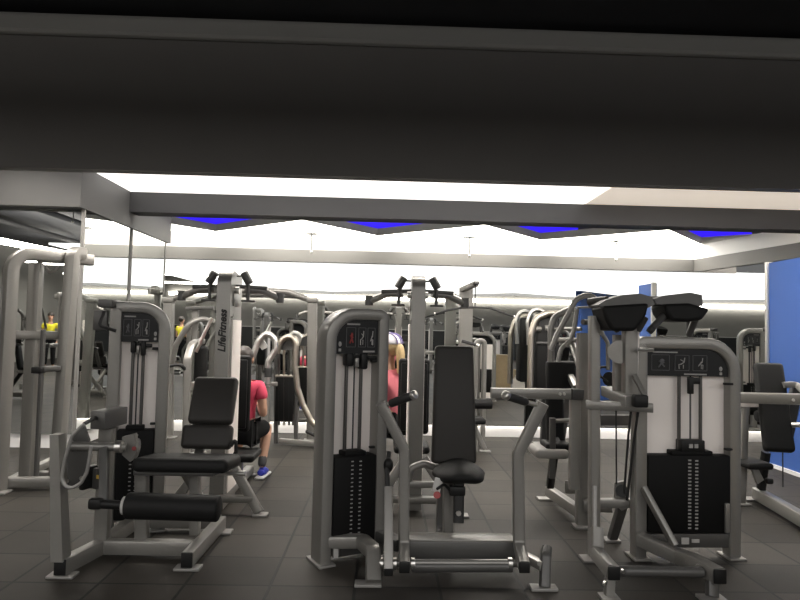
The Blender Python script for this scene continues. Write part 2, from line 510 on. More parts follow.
# ================================================================ weight tower shared by the selectorised machines
def tower(root, L, R, H, rl=0.03, rr=0.16, wt=0.10, D=0.14, plac=0.2, st=0.66, sb=0.09, rods=(0.42, 0.68), red=False, stack_in=0.0, foot=True):
    ax = (R - L); w = ax.length; ax.normalize(); by = Z.cross(ax)
    T = lambda x, y, z: L + ax * x + by * y + Z * z
    hz = H - wt / 2
    MB().rect([T(0, 0, 0.012), T(0, 0, hz), T(w, 0, hz), T(w, 0, 0.012)], wt, D, nrm=by, r=0.014, fillet=[rl, rr], n=8).build('tower_frame', 'frame', root)
    for x in ((0, w) if foot else ()):
        MB().box(T(x, 0, 0.008), (wt + 0.035, D + 0.06, 0.015), basis(ax, by), 0.004).build('foot_plate', 'plate', root)
    x0, x1, zt = wt / 2 - 0.004, w - wt / 2 + 0.004, H - wt + 0.004
    zb = zt - plac
    def corner(cx, rad, sgn):
        rad = max(rad - wt / 2, 0.012)
        return [(cx + sgn * rad * (1 - math.cos(a)), zt - rad * (1 - math.sin(a))) for a in [PI / 2 * k / 6 for k in range(7)]]
    pl = corner(x0, rl, 1) + list(reversed(corner(x1, rr, -1))) + [(x1, zb), (x0, zb)]
    yf = -D / 2 + 0.022
    p = MB().prism([T(x, yf, z) for x, z in pl], by * 0.03).build('placard', 'placard', root, smooth=0)
    iw = x1 - x0
    # print on the placard
    def plate(mb, cx, cz, sx, sz, y=yf - 0.003):
        mb.box(T(cx, y, cz), (sx, 0.003, sz), basis(ax, by))
    ch = plac
    side = -1 if rl < rr else 1           # the square corner carries the first picture
    cx0 = x0 + iw * (0.06 if side < 0 else 0.24)
    uw = iw * 0.68
    for q in ((cx0 + uw * 0.24, zt - ch * 0.14, uw * 0.44, ch * 0.045), (cx0 + uw * 0.78, zb + ch * 0.07, uw * 0.40, ch * 0.05)):
        cap = MB(); plate(cap, *q)
        cap.build('caption_bar', 'ink_white', p, smooth=0)
    for i in range(3):
        cx, sw = cx0 + uw * (0.16, 0.54, 0.86)[i], uw * (0.31, 0.25, 0.25)[i]
        zc, sh = zt - ch * 0.52, ch * 0.56
        fr = MB()
        for s in (-1, 1):
            plate(fr, cx + s * sw / 2, zc, 0.003, sh)
            plate(fr, cx, zc + s * sh / 2, sw, 0.003)
        fr.build('picture_frame', 'ink_grey', p, smooth=0)
        fg = MB()
        def line(pts, r):
            fg.tube([T(cx + sw * a, yf - 0.003, zc + sh * b_) for a, b_ in pts], r, 6)
        if i == 0:
            fg.ball(T(cx + 0.1 * sw, yf - 0.002, zc + sh * 0.12), (sw * 0.13, 0.004, sh * 0.13), 10, 6)
            line([(-0.12, -0.32), (0.02, -0.1), (0.2, 0.02)], 0.005)
            line([(-0.1, 0.1), (0.05, -0.02), (0.22, -0.28)], 0.005)
            fg.build('pictogram', 'ink_red' if red else 'ink_grey', p)
        else:
            k = (1, -1)[i - 1]
            line([(0.2, 0.34), (0.16, 0.05), (-0.05, -0.08), (-0.22 * k, -0.12), (-0.2 * k, -0.4)], 0.0035)
            line([(0.12, 0.1), (-0.1, 0.2 * k)], 0.003)
            line([(0.1, -0.12), (0.1, -0.38)], 0.003)
            fg.build('pictogram', 'ink_white', p)
    em = MB()
    ex = x1 - iw * 0.1 if side < 0 else x0 + iw * 0.1
    em.ball(T(ex, yf - 0.002, zb + ch * 0.28), (0.011, 0.004, 0.016), 10, 6)
    plate(em, ex, zb + ch * 0.11, 0.016, 0.018)
    em.build('emblem', 'ink_white', p)
    # rear shroud, guide rods, cable, pulley housing
    MB().box(T((x0 + x1) / 2, 0.03, (zb + 0.06) / 2), (iw - 0.004, 0.012, zb - 0.06), basis(ax, by)).build('shroud', 'shroud', root, smooth=0)
    xr = [x0 + iw * q for q in rods]
    for q in xr:
        MB().cyl(T(q, -0.012, sb), T(q, -0.012, zb + 0.02), 0.0115, 10).build('guide_rod', 'steel', root)
    xm = (xr[0] + xr[1]) / 2
    MB().cyl(T(xm, -0.02, st), T(xm, -0.02, zb), 0.005, 8).build('lifting_cable', 'rubber', root)
    ph = MB()
    dx = (xr[1] - xr[0]) / 2
    if not stack_in:
        ph.box(T(xm - dx * 0.95, -0.03, zb - 0.035), (dx * 1.0, 0.07, 0.085), basis(ax, by), 0.012)
        ph.box(T(xm + dx * 1.0, -0.03, zb - 0.045), (dx * 0.95, 0.07, 0.105), basis(ax, by), 0.012)
        ph.box(T(xm, -0.025, zb - 0.015), (dx * 2.6, 0.05, 0.022), basis(ax, by), 0.006)
        ph.box(T(xm + dx * 2.1, -0.045, zb - 0.025), (dx * 1.2, 0.04, 0.026), basis(ax, by), 0.006)
        MB().box(T(xm, -0.05, zb - 0.055), (dx * 0.55, 0.02, 0.06), basis(ax, by), 0.005).build('cable_sheath', 'frame', root)
    else:
        ph.box(T(xm - 0.005, -0.03, zb - 0.06), (0.034, 0.03, 0.11), basis(ax, by), 0.005)
        ph.box(T(xm + 0.03, -0.03, zb - 0.03), (0.05, 0.03, 0.04), basis(ax, by), 0.005)
    ph.build('pulley_housing', 'plastic', root)
    la = MB().box(T(x1 - 0.012, -0.04, zb - 0.045), (0.06, 0.03, 0.018), basis(ax, by), 0.006)
    la.build('latch', 'plastic', root)
    MB().box(T(x1 - 0.012, -0.04, st - 0.02 + 0.06), (0.05, 0.03, 0.016), basis(ax, by), 0.006).build('latch', 'plastic', root)
    # stack cover with the two columns of weights' numbers
    cw = iw - 0.01
    c = MB()
    c.box(T((x0 + x1) / 2, -0.01, (st + sb) / 2), (cw, D * 0.95, st - sb), basis(ax, by), 0.008)
    c.box(T(xm, -0.01, st + 0.012), (cw * 0.5, D * 0.8, 0.03), basis(ax, by), 0.006)
    cv = c.build('weight_cover', 'cover', root)
    nm = MB()
    n = 20
    for k in range(n):
        zz_ = st - 0.03 - (st - sb - 0.06) * k / (n - 1)
        for s in (-1, 1):
            nm.box(T(xm + s * dx * (0.55 if not stack_in else 0.32), -0.01 - D * 0.475 - 0.001, zz_ - (0.003 if s > 0 else 0)), ((0.020 if stack_in else 0.015), 0.003, (0.0095 if stack_in else 0.0065)), basis(ax, by))
    nm.build('weight_numbers', 'ink_white', cv, smooth=0)
    if stack_in:
        hd = MB().box(T(xm, -0.02, st + 0.06), (0.16, D * 0.8, 0.075), basis(ax, by), 0.008).build('stack_head', 'plastic', root)
        q = MB()
        for s in (-1, 1):
            q.box(T(xm + s * 0.018, -0.02 - D * 0.4 - 0.002, st + 0.062), (0.024, 0.006, 0.026), basis(ax, by))
        q.build('setting_window', 'ink_white', hd, smooth=0)
        MB().cyl(T(xm, -0.02, st + 0.09), T(xm, -0.02, zb - 0.1), 0.006, 8).build('lifting_rod', 'steel', root)
    return T, w


def lettering(text, origin, xdir, ydir, height, m, parent, name='lettering', depth=0.002, shear=0.0, wide=1.0):
    cu = bpy.data.curves.new(name, 'FONT')
    cu.body = text; cu.size = height; cu.extrude = depth; cu.shear = shear; cu.offset = height * 0.028
    o = bpy.data.objects.new('tmp', cu); COL.objects.link(o)
    dg = bpy.context.evaluated_depsgraph_get()
    me = bpy.data.meshes.new_from_object(o.evaluated_get(dg))
    bpy.data.objects.remove(o)
    xd, yd = Vector(xdir).normalized(), Vector(ydir).normalized()
    zd = xd.cross(yd)
    mb = MB().raw([Vector(origin) + xd * v.co.x * wide + yd * v.co.y + zd * v.co.z for v in me.vertices], [list(p.vertices) for p in me.polygons])
    return mb.build(name, m, parent, smooth=0)


def pad(c, size, R, r, name, m, root, seg=4, label=None):
    return MB().box(c, size, R, r, seg).build(name, m, root, smooth=60, label=label)


def bolt(root, pts, axis, r=0.012, l=0.012):
    for p in pts:
        MB().cyl(p, Vector(p) + Vector(axis).normalized() * l, r, 8).build('bolt', 'chrome', root)


# ================================================================ leg extension machine, front left
def leg_extension():
    r = thing('leg_extension_machine', 'nearest leg extension machine with reclined charcoal backrest, seat and long black roller pad', 'exercise machine', V(-1.45, 3.8, 0), None)
    L, R = Q(107.5, 0, 4.22), Q(157, 0, 4.3)
    tower(r, L, R, 1.585, rl=0.02, rr=0.17, wt=0.078, D=0.12, plac=0.205, st=0.70, sb=0.09, rods=(0.33, 0.60))
    # block and cable bracket on the square corner
    MB().box(L + Vector((-0.03, -0.05, 1.565)), (0.095, 0.16, 0.055), r=0.006).build('corner_block', 'frame_dark', r)
    bk = MB().box(L + Vector((-0.10, -0.02, 1.45)), (0.10, 0.03, 0.14), r=0.01).build('handle_bracket', 'frame_dark', r)
    MB().tube([P(116, 331, 4.05), P(99, 325.5, 4.0), P(104, 311.5, 4.05)], 0.011, 8, fillet=0.02).build('bracket_handle', 'rubber', r)
    # base
    pf, pm, pb = Q(60.5, 0.065, 3.45), Q(99, 0.065, 3.76), Q(141, 0.065, 4.35)
    qf, qb = Q(187, 0.065, 3.58), Q(221, 0.065, 4.26)
    MB().rect([pf, pm, pb], 0.07, 0.09, nrm=Z, r=0.01).build('base_tube', 'frame', r)
    MB().rect([qf, qb], 0.07, 0.09, nrm=Z, r=0.01).build('base_tube', 'frame', r)
    for p in (pf, qf):
        MB().box(p - Y * 0.006, (0.066, 0.012, 0.086), r=0.004).build('end_cap', 'plastic', r)
        MB().box(Vector((p.x, p.y + 0.03, 0.010)), (0.15, 0.09, 0.016), r=0.004).build('foot_plate', 'plate', r)
    MB().box(Vector((qb.x, qb.y - 0.03, 0.010)), (0.17, 0.10, 0.018), r=0.004).build('foot_plate', 'plate', r)
    MB().rect([Q(100, 0.065, 3.78), Q(197, 0.065, 3.78)], 0.075, 0.085, nrm=Z, r=0.01).build('cross_tube', 'frame', r)
    MB().rect([Q(135, 0.07, 4.26), Q(220, 0.07, 4.26)], 0.075, 0.085, nrm=Z, r=0.01).build('cross_tube', 'frame', r)
    # front upright, tapering upwards
    a, b = Q(61, 0.10, 3.47), P(57.5, 434, 3.5)
    up = MB()
    for (w0, w1) in ((0.066, 0.05),):
        vs = [a + Vector((sx * w0 / 2, sy * 0.05, 0)) for sx, sy in ((-1, -1), (1, -1), (1, 1), (-1, 1))] + [b + Vector((sx * w1 / 2, sy * 0.04, 0)) for sx, sy in ((-1, -1), (1, -1), (1, 1), (-1, 1))]
        up.raw(vs, [(3, 2, 1, 0), (4, 5, 6, 7), (0, 1, 5, 4), (1, 2, 6, 5), (2, 3, 7, 6), (3, 0, 4, 7)])
    up.build('upright', 'frame', r, smooth=0)
    MB().rect([Q(102, 0.1, 3.8), P(107.5, 428, 3.8)], 0.085, 0.075, nrm=Y, r=0.01).build('upright', 'frame', r)
    # start-position block on the second upright
    o = MB().box(P(109.5, 417.5, 3.83), (0.095, 0.26, 0.11), Matrix.Rotation(math.radians(-8), 3, 'Z'), 0.006).build('limiter_block', 'frame_dark', r)
    # axle, cam plate with wire rim, counterweight, pivot
    ax0, ax1 = P(71, 446, 3.6), P(126, 447, 3.66)
    MB().cyl(ax0, ax1, 0.026, 14).build('axle', 'frame', r)
    MB().cyl(ax0 - X * 0.012, ax0 + X * 0.002, 0.034, 14).build('axle_collar', 'chrome', r)
    MB().cyl(P(116, 446.5, 3.63), P(122, 446.7, 3.63), 0.036, 14).build('axle_collar', 'chrome', r)
    loop = [(84, 424), (72, 436), (64, 462), (61.5, 478), (65, 486.5), (73, 488), (81, 483), (87, 472), (90, 455), (91, 446)]
    MB().tube([P(x, y, 3.41) for x, y in loop], 0.010, 8, fillet=0.04, fn=4).build('cam_rim', 'plate', r)
    cp = [(84, 426), (73, 437), (66, 462), (64, 478), (67, 485), (73, 486), (80, 481), (85, 471), (88, 455), (89, 440)]
    MB().prism([P(x, y, 3.62) for x, y in cp], (0, 0.02, 0)).build('cam_plate', 'frame_dark', r, smooth=0)
    MB().tube([P(84, 424, 3.6), P(95, 418, 3.7), P(108, 421, 3.8)], 0.012, 8).build('cam_belt', 'rubber', r)
    bolt(r, [P(67, 481, 3.615), P(82, 478, 3.615)], -Y)
    cw = MB().box(P(95.5, 476.5, 3.74), (0.12, 0.10, 0.125), Matrix.Rotation(math.radians(-20), 3, 'Z'), 0.006).build('counterweight', 'frame_dark', r)
    MB().box(P(98, 477, 3.64), (0.022, 0.003, 0.022), Matrix.Rotation(math.radians(-20), 3, 'Z')).build('warning_sticker', 'sticker', cw, smooth=0, label='small yellow sticker')
    MB().box(P(88.5, 477.5, 3.68), (0.03, 0.11, 0.128), Matrix.Rotation(math.radians(-20), 3, 'Z'), 0.004).build('counterweight_cap', 'plastic', cw)
    pv = MB().cyl(P(132, 448, 3.78), P(137, 448.5, 3.78), 0.062, 20)
    pv.build('pivot_disc', 'frame', r)
    MB().prism([P(122, 437, 3.72), P(134, 434, 3.72), P(137, 452, 3.72), P(130, 462, 3.72), P(122, 455, 3.72)], (0, 0.05, 0)).build('pivot_plate', 'frame', r, smooth=0)
    MB().cyl(P(134, 448.5, 3.715), P(134, 448.5, 3.70), 0.013, 12).build('pivot_badge', 'ink_red', r, label='red badge on the pivot')
    # lever arm and roller
    MB().rect([P(104, 448, 3.62), P(104, 507, 3.46)], 0.05, 0.035, r=0.008).build('lever_arm', 'frame_dark', r)
    rc = P(172, 507, 3.45); z = rc.z
    x0, x1 = P(126.5, 506, 3.45).x, P(219.5, 508, 3.45).x
    MB().cyl(Vector((x0 - 0.20, rc.y, z + 0.012)), Vector((x0, rc.y, z + 0.005)), 0.026, 12).build('roller_axle', 'plastic', r)
    MB().box(Vector((x0 - 0.17, rc.y, z + 0.012)), (0.075, 0.06, 0.06), r=0.015).build('roller_clamp', 'plastic', r)
    MB().cyl(Vector((x0 - 0.018, rc.y, z + 0.004)), Vector((x0 + 0.002, rc.y, z + 0.004)), 0.05, 18).build('roller_collar', 'label', r)
    MB().cyl(Vector((x0, rc.y, z + 0.004)), Vector((x1, rc.y, z - 0.004)), 0.073, 28, ch=0.014).build('roller_pad', 'pad', r)
    # seat, backrest, posts
    RS = basis(X, Y - Z * 0.10)
    sc_ = P(189, 462.5, 3.78)
    pad(sc_, (0.565, 0.40, 0.085), RS, 0.035, 'seat', 'pad', r)
    MB().box(sc_ + Vector((-0.06, 0.04, -0.06)), (0.48, 0.3, 0.03), RS, r=0.006).build('seat_plate', 'frame_dark', r)
    MB().rect([Q(142, 0.1, 3.82), Q(142, 0.54, 3.82)], 0.075, 0.07, nrm=Y, r=0.01).build('seat_post', 'frame', r)
    MB().rect([Q(195, 0.1, 3.92), Q(195, 0.54, 3.92)], 0.06, 0.07, nrm=Y, r=0.01).build('seat_post', 'frame', r)
    MB().rect([Q(214, 0.08, 4.26), Q(178, 0.5, 4.15)], 0.05, 0.06, r=0.01).build('brace', 'frame', r)
    def back(p0, p1, w, th, d0, d1, nm):
        a, b = P(*p0, d0), P(*p1, d1)
        up = (b - a); h = up.length
        pad((a + b) / 2, (w, h, th), basis(X, up), 0.03, nm, 'pad_grey', r)
    back((206.5, 449, ), (208.5, 425), 0.335, 0.08, 4.05, 4.1, 'backrest')
    back((210.5, 424), (217, 378), 0.30, 0.08, 4.11, 4.25, 'backrest')
    MB().rect([V(-1.24, 4.15, 0.55), V(-1.215, 4.38, 1.05)], 0.06, 0.05, r=0.01).build('backrest_post', 'frame_dark', r)
    MB().tube([P(190, 474, 3.9), P(244, 473.5, 3.9)], 0.013, 8).build('seat_handle', 'chrome', r)
    MB().cyl(P(238, 473.5, 3.9), P(246, 473.5, 3.9), 0.018, 10).build('handle_cap', 'chrome', r)
    MB().tube([P(231, 446, 4.0), P(236, 438, 4.0), P(236, 452, 4.0), P(230, 462, 4.0)], 0.012, 8, fillet=0.02).build('adjuster_handle', 'plastic', r)
    return r


LEG = leg_extension()


# ================================================================ seated press in the middle
def seated_press():
    r = thing('seated_press_machine', 'grey seated press machine with tall charcoal backrest and two bent lever arms', 'exercise machine', V(0.1, 3.7, 0))
    L, R = Q(320.5, 0, 3.74), Q(373.5, 0, 3.90)
    T, w = tower(r, L, R, 1.56, rl=0.17, rr=0.03, wt=0.074, D=0.16, plac=0.215, st=0.645, sb=0.10, rods=(0.34, 0.68), red=True)
    by = Z.cross((R - L).normalized())
    MB().box(T(0.075, -0.03, 0.15), (0.05, 0.06, 0.22), basis((R - L), by), 0.006).build('cover_bracket', 'frame', r)
    MB().box(T(0.06, -0.09, 0.075), (0.03, 0.004, 0.06), basis((R - L), by)).build('maker_sticker', 'label', r, smooth=0)
    # tower base crossing to the side foot
    MB().rect([P(330, 541, 3.72), P(362, 541, 3.70), P(373, 551, 3.50), P(373.5, 582, 3.40)], 0.085, 0.075, r=0.014, fillet=0.05).build('side_leg', 'frame', r)
    MB().box(Q(368, 0.010, 3.42), (0.15, 0.08, 0.018), r=0.004).build('foot_plate', 'plate', r)
    MB().rect([T(w * 0.2, 0, 0.06), T(w, 0.0, 0.06)], 0.08, 0.07, r=0.01).build('tower_base', 'frame_dark', r)
    # main beam and pivot shaft
    c0, c1 = P(407, 549, 3.62), P(514, 550, 3.62)
    MB().rect([c0, c1], 0.115, 0.08, nrm=Y, r=0.008).build('main_beam', 'frame_dark', r)  # shade of the front face put into the darker paint
    MB().box((c0 + c1) / 2 + Z * 0.062 + Y * 0.03, ((c1 - c0).length, 0.14, 0.016), basis(c1 - c0, Y), 0.006).build('beam_top', 'frame', r)  # paler slab carries the lit top of the beam
    MB().cyl(P(377, 563, 3.46), P(527, 563, 3.46), 0.022, 16).build('pivot_shaft', 'frame', r)
    MB().cyl(P(412, 566.5, 3.46), P(512, 566.5, 3.46), 0.032, 16).build('pivot_sleeve', 'frame_dark', r)
    for x in (381, 394.5, 413, 510, 525):
        MB().cyl(P(x - 2, 563.5, 3.46), P(x + 2, 563.5, 3.46), 0.034, 14).build('shaft_collar', 'chrome', r)
    # lever arms
    la = MB().rect([P(380.5, 403, 3.50), P(404, 449, 3.52), P(404, 545, 3.52), P(404.5, 566, 3.36)], 0.062, 0.062, nrm=None, r=0.016, fillet=0.05).build('lever_arm', 'frame', r)
    MB().box(P(404.5, 567.5, 3.35), (0.06, 0.012, 0.062), r=0.006).build('end_cap', 'plastic', la)
    MB().tube([P(384, 405.5, 3.5), P(393, 402.5, 3.47), P(415, 394.5, 3.36)], 0.014, 10).build('handle_bar', 'chrome', la)
    MB().cyl(P(391, 403.5, 3.48), P(412, 395.8, 3.375), 0.024, 14, ch=0.005).build('hand_grip', 'rubber', la)
    MB().cyl(P(412, 395.8, 3.375), P(415.5, 394.4, 3.36), 0.026, 12, ch=0.004).build('grip_end', 'chrome', la)
    ra = MB().rect([P(543, 403, 3.50), P(518, 454, 3.52), P(519, 545, 3.52), P(524, 566, 3.36)], 0.066, 0.062, nrm=None, r=0.016, fillet=0.05).build('lever_arm', 'frame', r)
    MB().box(P(524.5, 567.5, 3.35), (0.06, 0.012, 0.062), r=0.006).build('end_cap', 'plastic', ra)
    MB().tube([P(541, 406, 3.5), P(528, 402.5, 3.47), P(505, 395, 3.36)], 0.014, 10).build('handle_bar', 'chrome', ra)
    MB().cyl(P(526, 402, 3.47), P(508, 396, 3.375), 0.024, 14, ch=0.005).build('hand_grip', 'rubber', ra)
    MB().cyl(P(508, 396, 3.375), P(504, 394.6, 3.36), 0.026, 12, ch=0.004).build('grip_end', 'chrome', ra)
    # link from the tower to the shaft
    MB().rect([P(388.5, 488, 3.62), P(388.5, 570, 3.36)], 0.052, 0.05, r=0.01).build('link_bar', 'alu', r)
    MB().box(P(388.5, 571.5, 3.35), (0.05, 0.012, 0.05), r=0.006).build('end_cap', 'plastic', r)
    MB().tube([P(388, 490, 3.62), P(387, 470, 3.66), P(389, 452, 3.72)], 0.014, 8).build('link_belt', 'rubber', r)
    MB().ball(P(388.5, 465, 3.68), (0.03, 0.03, 0.045), 12, 8).build('link_pulley', 'plastic', r)
    # side foot
    MB().rect([P(524, 556, 3.55), P(543, 566, 3.42)], 0.05, 0.05, r=0.008).build('side_link', 'alu', r)
    MB().rect([Q(544.5, 0.015, 3.40), Q(545.5, 0.16, 3.45), Q(546.5, 0.185, 3.5)], 0.06, 0.07, r=0.02, fillet=0.02).build('side_leg', 'frame_dark', r)
    MB().box(Q(543.5, 0.010, 3.40), (0.15, 0.08, 0.018), r=0.004).build('foot_plate', 'plate', r)
    bolt(r, [P(539, 563, 3.40)], -Y, 0.014)
    # backrest, seat and their posts
    a, b = P(455, 464, 3.92), P(452.5, 346, 4.03)
    up = (b - a); R3 = basis(X, up)
    bm = MB()
    n = 12
    prof = []
    for k in range(n + 1):
        t = k / n
        prof.append((0.5 * (0.285 - 0.045 * t), -up.length / 2 + up.length * t))
    bm.box((a + b) / 2, (0.275, up.length, 0.085), R3, 0.028, 4)
    for i, v in enumerate(bm.v):                          # narrower towards the top
        loc = R3.transposed() @ (v - (a + b) / 2)
        t = loc.y / up.length
        loc.x *= 1 - 0.13 * t
        bm.v[i] = (a + b) / 2 + R3 @ loc
    bm.build('backrest', 'pad_grey', r, smooth=60)
    MB().rect([V(0.42, 4.12, 0.2), V(0.435, 4.15, 1.2)], 0.07, 0.06, nrm=Y, r=0.01).build('backrest_post', 'frame_dark', r)
    sp = P(459.5, 472, 3.8)
    s = MB().ball(sp, (0.155, 0.24, 0.062), 28, 14)
    for i, v in enumerate(s.v):                           # three-lobed saddle
        q = v - sp
        q.z += 0.018 * math.cos(q.x / 0.155 * 2.6) - 0.006
        q.x *= 1.0 + 0.12 * (1 if q.y > 0 else 0.4 * q.y / 0.24)
        s.v[i] = sp + q
    s.build('seat', 'pad', r, smooth=70)
    MB().rect([P(459, 480, 3.75), P(458.5, 523, 3.70)], 0.065, 0.05, nrm=Y, r=0.014).build('seat_slider', 'plastic', r)
    MB().box(P(457, 490, 3.74), (0.10, 0.08, 0.06), r=0.012).build('seat_carriage', 'plastic', r)
    MB().tube([P(451, 491, 3.72), P(444, 484, 3.69), P(437, 489, 3.66)], 0.009, 8, fillet=0.03).build('seat_lever', 'plastic', r)
    bolt(r, [P(458.5, 513, 3.65)], -Y, 0.016)
    MB().box(P(437.5, 485, 3.70), (0.05, 0.012, 0.085), Matrix.Rotation(0.25, 3, 'Y'), 0.004).build('hang_tag', 'towel', r, label='white tag hanging under the seat')
    MB().cyl(P(437, 495, 3.72), P(437, 495, 3.68), 0.022, 12).build('adjuster_knob', 'red_plastic', r, label='red knob')
    MB().rect([P(448, 480, 3.86), P(448, 546, 3.86)], 0.065, 0.06, nrm=Y, r=0.01).build('seat_post', 'frame', r)
    MB().rect([P(448, 484, 3.9), V(0.42, 4.14, 0.50)], 0.06, 0.06, r=0.01).build('frame_tube', 'frame', r)
    MB().rect([V(0.42, 3.7, 0.06), V(0.42, 4.14, 0.06), V(0.42, 4.14, 0.5)], 0.07, 0.07, nrm=X, r=0.012, fillet=0.06).build('rear_leg', 'frame_dark', r)
    MB().tube([P(408, 484, 4.12), P(411, 468, 4.12), P(424, 463.5, 4.12), P(437, 468, 4.12)], 0.026, 10, fillet=0.06).build('frame_hoop', 'frame', r)
    MB().rect([P(404, 484.5, 4.12), P(440, 484.5, 4.12), V(0.42, 4.14, 0.46)], 0.05, 0.05, r=0.01).build('frame_tube', 'frame', r)
    MB().rect([T(w, 0, 0.14), V(0.13, 3.72, 0.12)], 0.09, 0.07, r=0.012).build('frame_tube', 'frame_dark', r)
    return r


PRESS = seated_press()


# ================================================================ column pulldown machines (two)
def column_machine(x, d, label, text, sz):
    r = thing('pulldown_machine', label, 'exercise machine', V(x, d + 0.2, 0), 'column pulldown machines')
    top = 1.872
    w = 0.108
    # column with a rounded front top, side profile in the depth direction
    prof = []
    y0, y1 = d * K, (d + 0.36) * K
    rad = 0.11
    for k in range(9):
        a = PI / 2 * k / 8
        prof.append((y0 + rad * (1 - math.sin(a)), top - rad * (1 - math.cos(a))))
    prof = [(y0 - 0.02, 0.02)] + list(reversed(prof)) + [(y1, top - 0.03), (y1, 0.02)]
    MB().prism([Vector((x - w / 2, y, z)) for y, z in prof], (w, 0, 0)).build('column', 'frame', r, smooth=30)
    for s in (-1, 1):
        MB().box(Vector((x + s * (w / 2 + 0.004), (y0 + y1) / 2 + 0.03, 0.80)), (0.010, (y1 - y0) * 0.78, 1.36), r=0.003).build('side_shroud', 'shroud', r, smooth=0)
        bolt(r, [Vector((x + s * (w / 2 + 0.002), y0 + 0.05, 1.50))], (s, 0, 0), 0.012, 0.01)
        MB().box(Vector((x + s * (w / 2 + 0.004), (y0 + y1) / 2, 1.64)), (0.012, (y1 - y0) * 0.6, 0.10), r=0.004).build('top_cover', 'frame', r)
        MB().cyl(Vector((x + s * 0.05, y0 + 0.16, 1.72)), Vector((x + s * 0.085, y0 + 0.16, 1.72)), 0.03, 14).build('pivot_boss', 'chrome', r)
        # outrigger with tilted pulley
        ar = MB().rect([Vector((x + s * 0.05, y0 + 0.2, 1.755)), Vector((x + s * 0.30, y0 + 0.2, 1.745))], 0.045, 0.03, r=0.006).build('outrigger', 'frame_dark', r)
        MB().cyl(Vector((x + s * 0.165, y0 + 0.16, 1.775)), Vector((x + s * 0.115, y0 + 0.16, 1.865)), 0.033, 16, ch=0.006).build('pulley_wheel', 'frame_dark', ar)
        MB().cyl(Vector((x + s * 0.06, y0 + 0.16, 1.835)), Vector((x + s * 0.13, y0 + 0.16, 1.838)), 0.007, 8).build('pulley_pin', 'steel', ar)
        MB().cyl(Vector((x + s * 0.155, y0 + 0.16, 1.64)), Vector((x + s * 0.155, y0 + 0.16, 1.77)), 0.014, 10).build('drop_rod', 'frame_dark', ar)
        MB().box(Vector((x + s * 0.16, y0 + 0.16, 1.635)), (0.11, 0.05, 0.016), r=0.005).build('drop_flange', 'frame_dark', ar)
        MB().tube([Vector((x + s * 0.12, y0 + 0.2, 1.73)), Vector((x + s * 0.25, y0 + 0.22, 1.73)), Vector((x + s * 0.40, y0 + 0.24, 1.665))], 0.03, 12, fillet=0.12).build('press_arm', 'frame', r)
        MB().cyl(Vector((x + s * 0.40, y0 + 0.24, 1.63)), Vector((x + s * 0.40, y0 + 0.24, 1.71)), 0.034, 14).build('arm_joint', 'frame_dark', r)
    # pad and seat behind the column
    yp = y1 + 0.10
    MB().box(Vector((x, yp, 0.86)), (0.27, 0.07, 0.65), None, 0.03, 4).build('back_pad', 'pad', r, smooth=60)
    MB().box(Vector((x, yp - 0.05, 0.86)), (0.23, 0.03, 0.58), None, 0.012).build('pad_shell', 'plastic', r)
    MB().box(Vector((x, yp + 0.30, sz - 0.045)), (0.32, 0.40, 0.07), None, 0.03, 4).build('seat', 'pad', r, smooth=60)
    MB().rect([Vector((x, yp + 0.26, 0.06)), Vector((x, yp + 0.26, sz - 0.08))], 0.07, 0.07, nrm=Y, r=0.012).build('seat_post', 'frame', r)
    MB().rect([Vector((x, y0 + 0.1, 0.06)), Vector((x, yp + 0.75, 0.06))], 0.08, 0.07, r=0.012).build('base_tube', 'frame', r)
    MB().box(Vector((x, yp + 0.72, 0.012)), (0.15, 0.08, 0.02), r=0.004).build('foot_plate', 'plate', r)
    for s in (-1, 1):
        MB().rect([Vector((x + s * 0.07, y0 + 0.02, 0.42)), Vector((x + s * 0.345, y0 - 0.09, 0.025))], 0.07, 0.055, r=0.01).build('brace_leg', 'frame', r)
        MB().box(Vector((x + s * 0.36, y0 - 0.10, 0.010)), (0.11, 0.10, 0.018), r=0.004).build('foot_plate', 'plate', r)
    MB().rect([Vector((x - 0.3, y0 - 0.06, 0.115)), Vector((x + 0.3, y0 - 0.06, 0.115))], 0.07, 0.05, r=0.01).build('cross_tube', 'frame', r)
    if text:
        lettering('LifeFitness', (x + 0.028, y0 - 0.012, 1.225), Z, -X, 0.082, 'ink_black', r, 'lettering', shear=0.25, wide=0.96)
    return r


COL_A = column_machine(-1.262, 4.72, 'column machine with black lettering and a pale side shroud, red-shirted person seated behind it', True, 0.33)
COL_B = column_machine(0.268, 4.78, 'column machine standing behind the seated press, person with a cap seated behind it', False, 0.42)


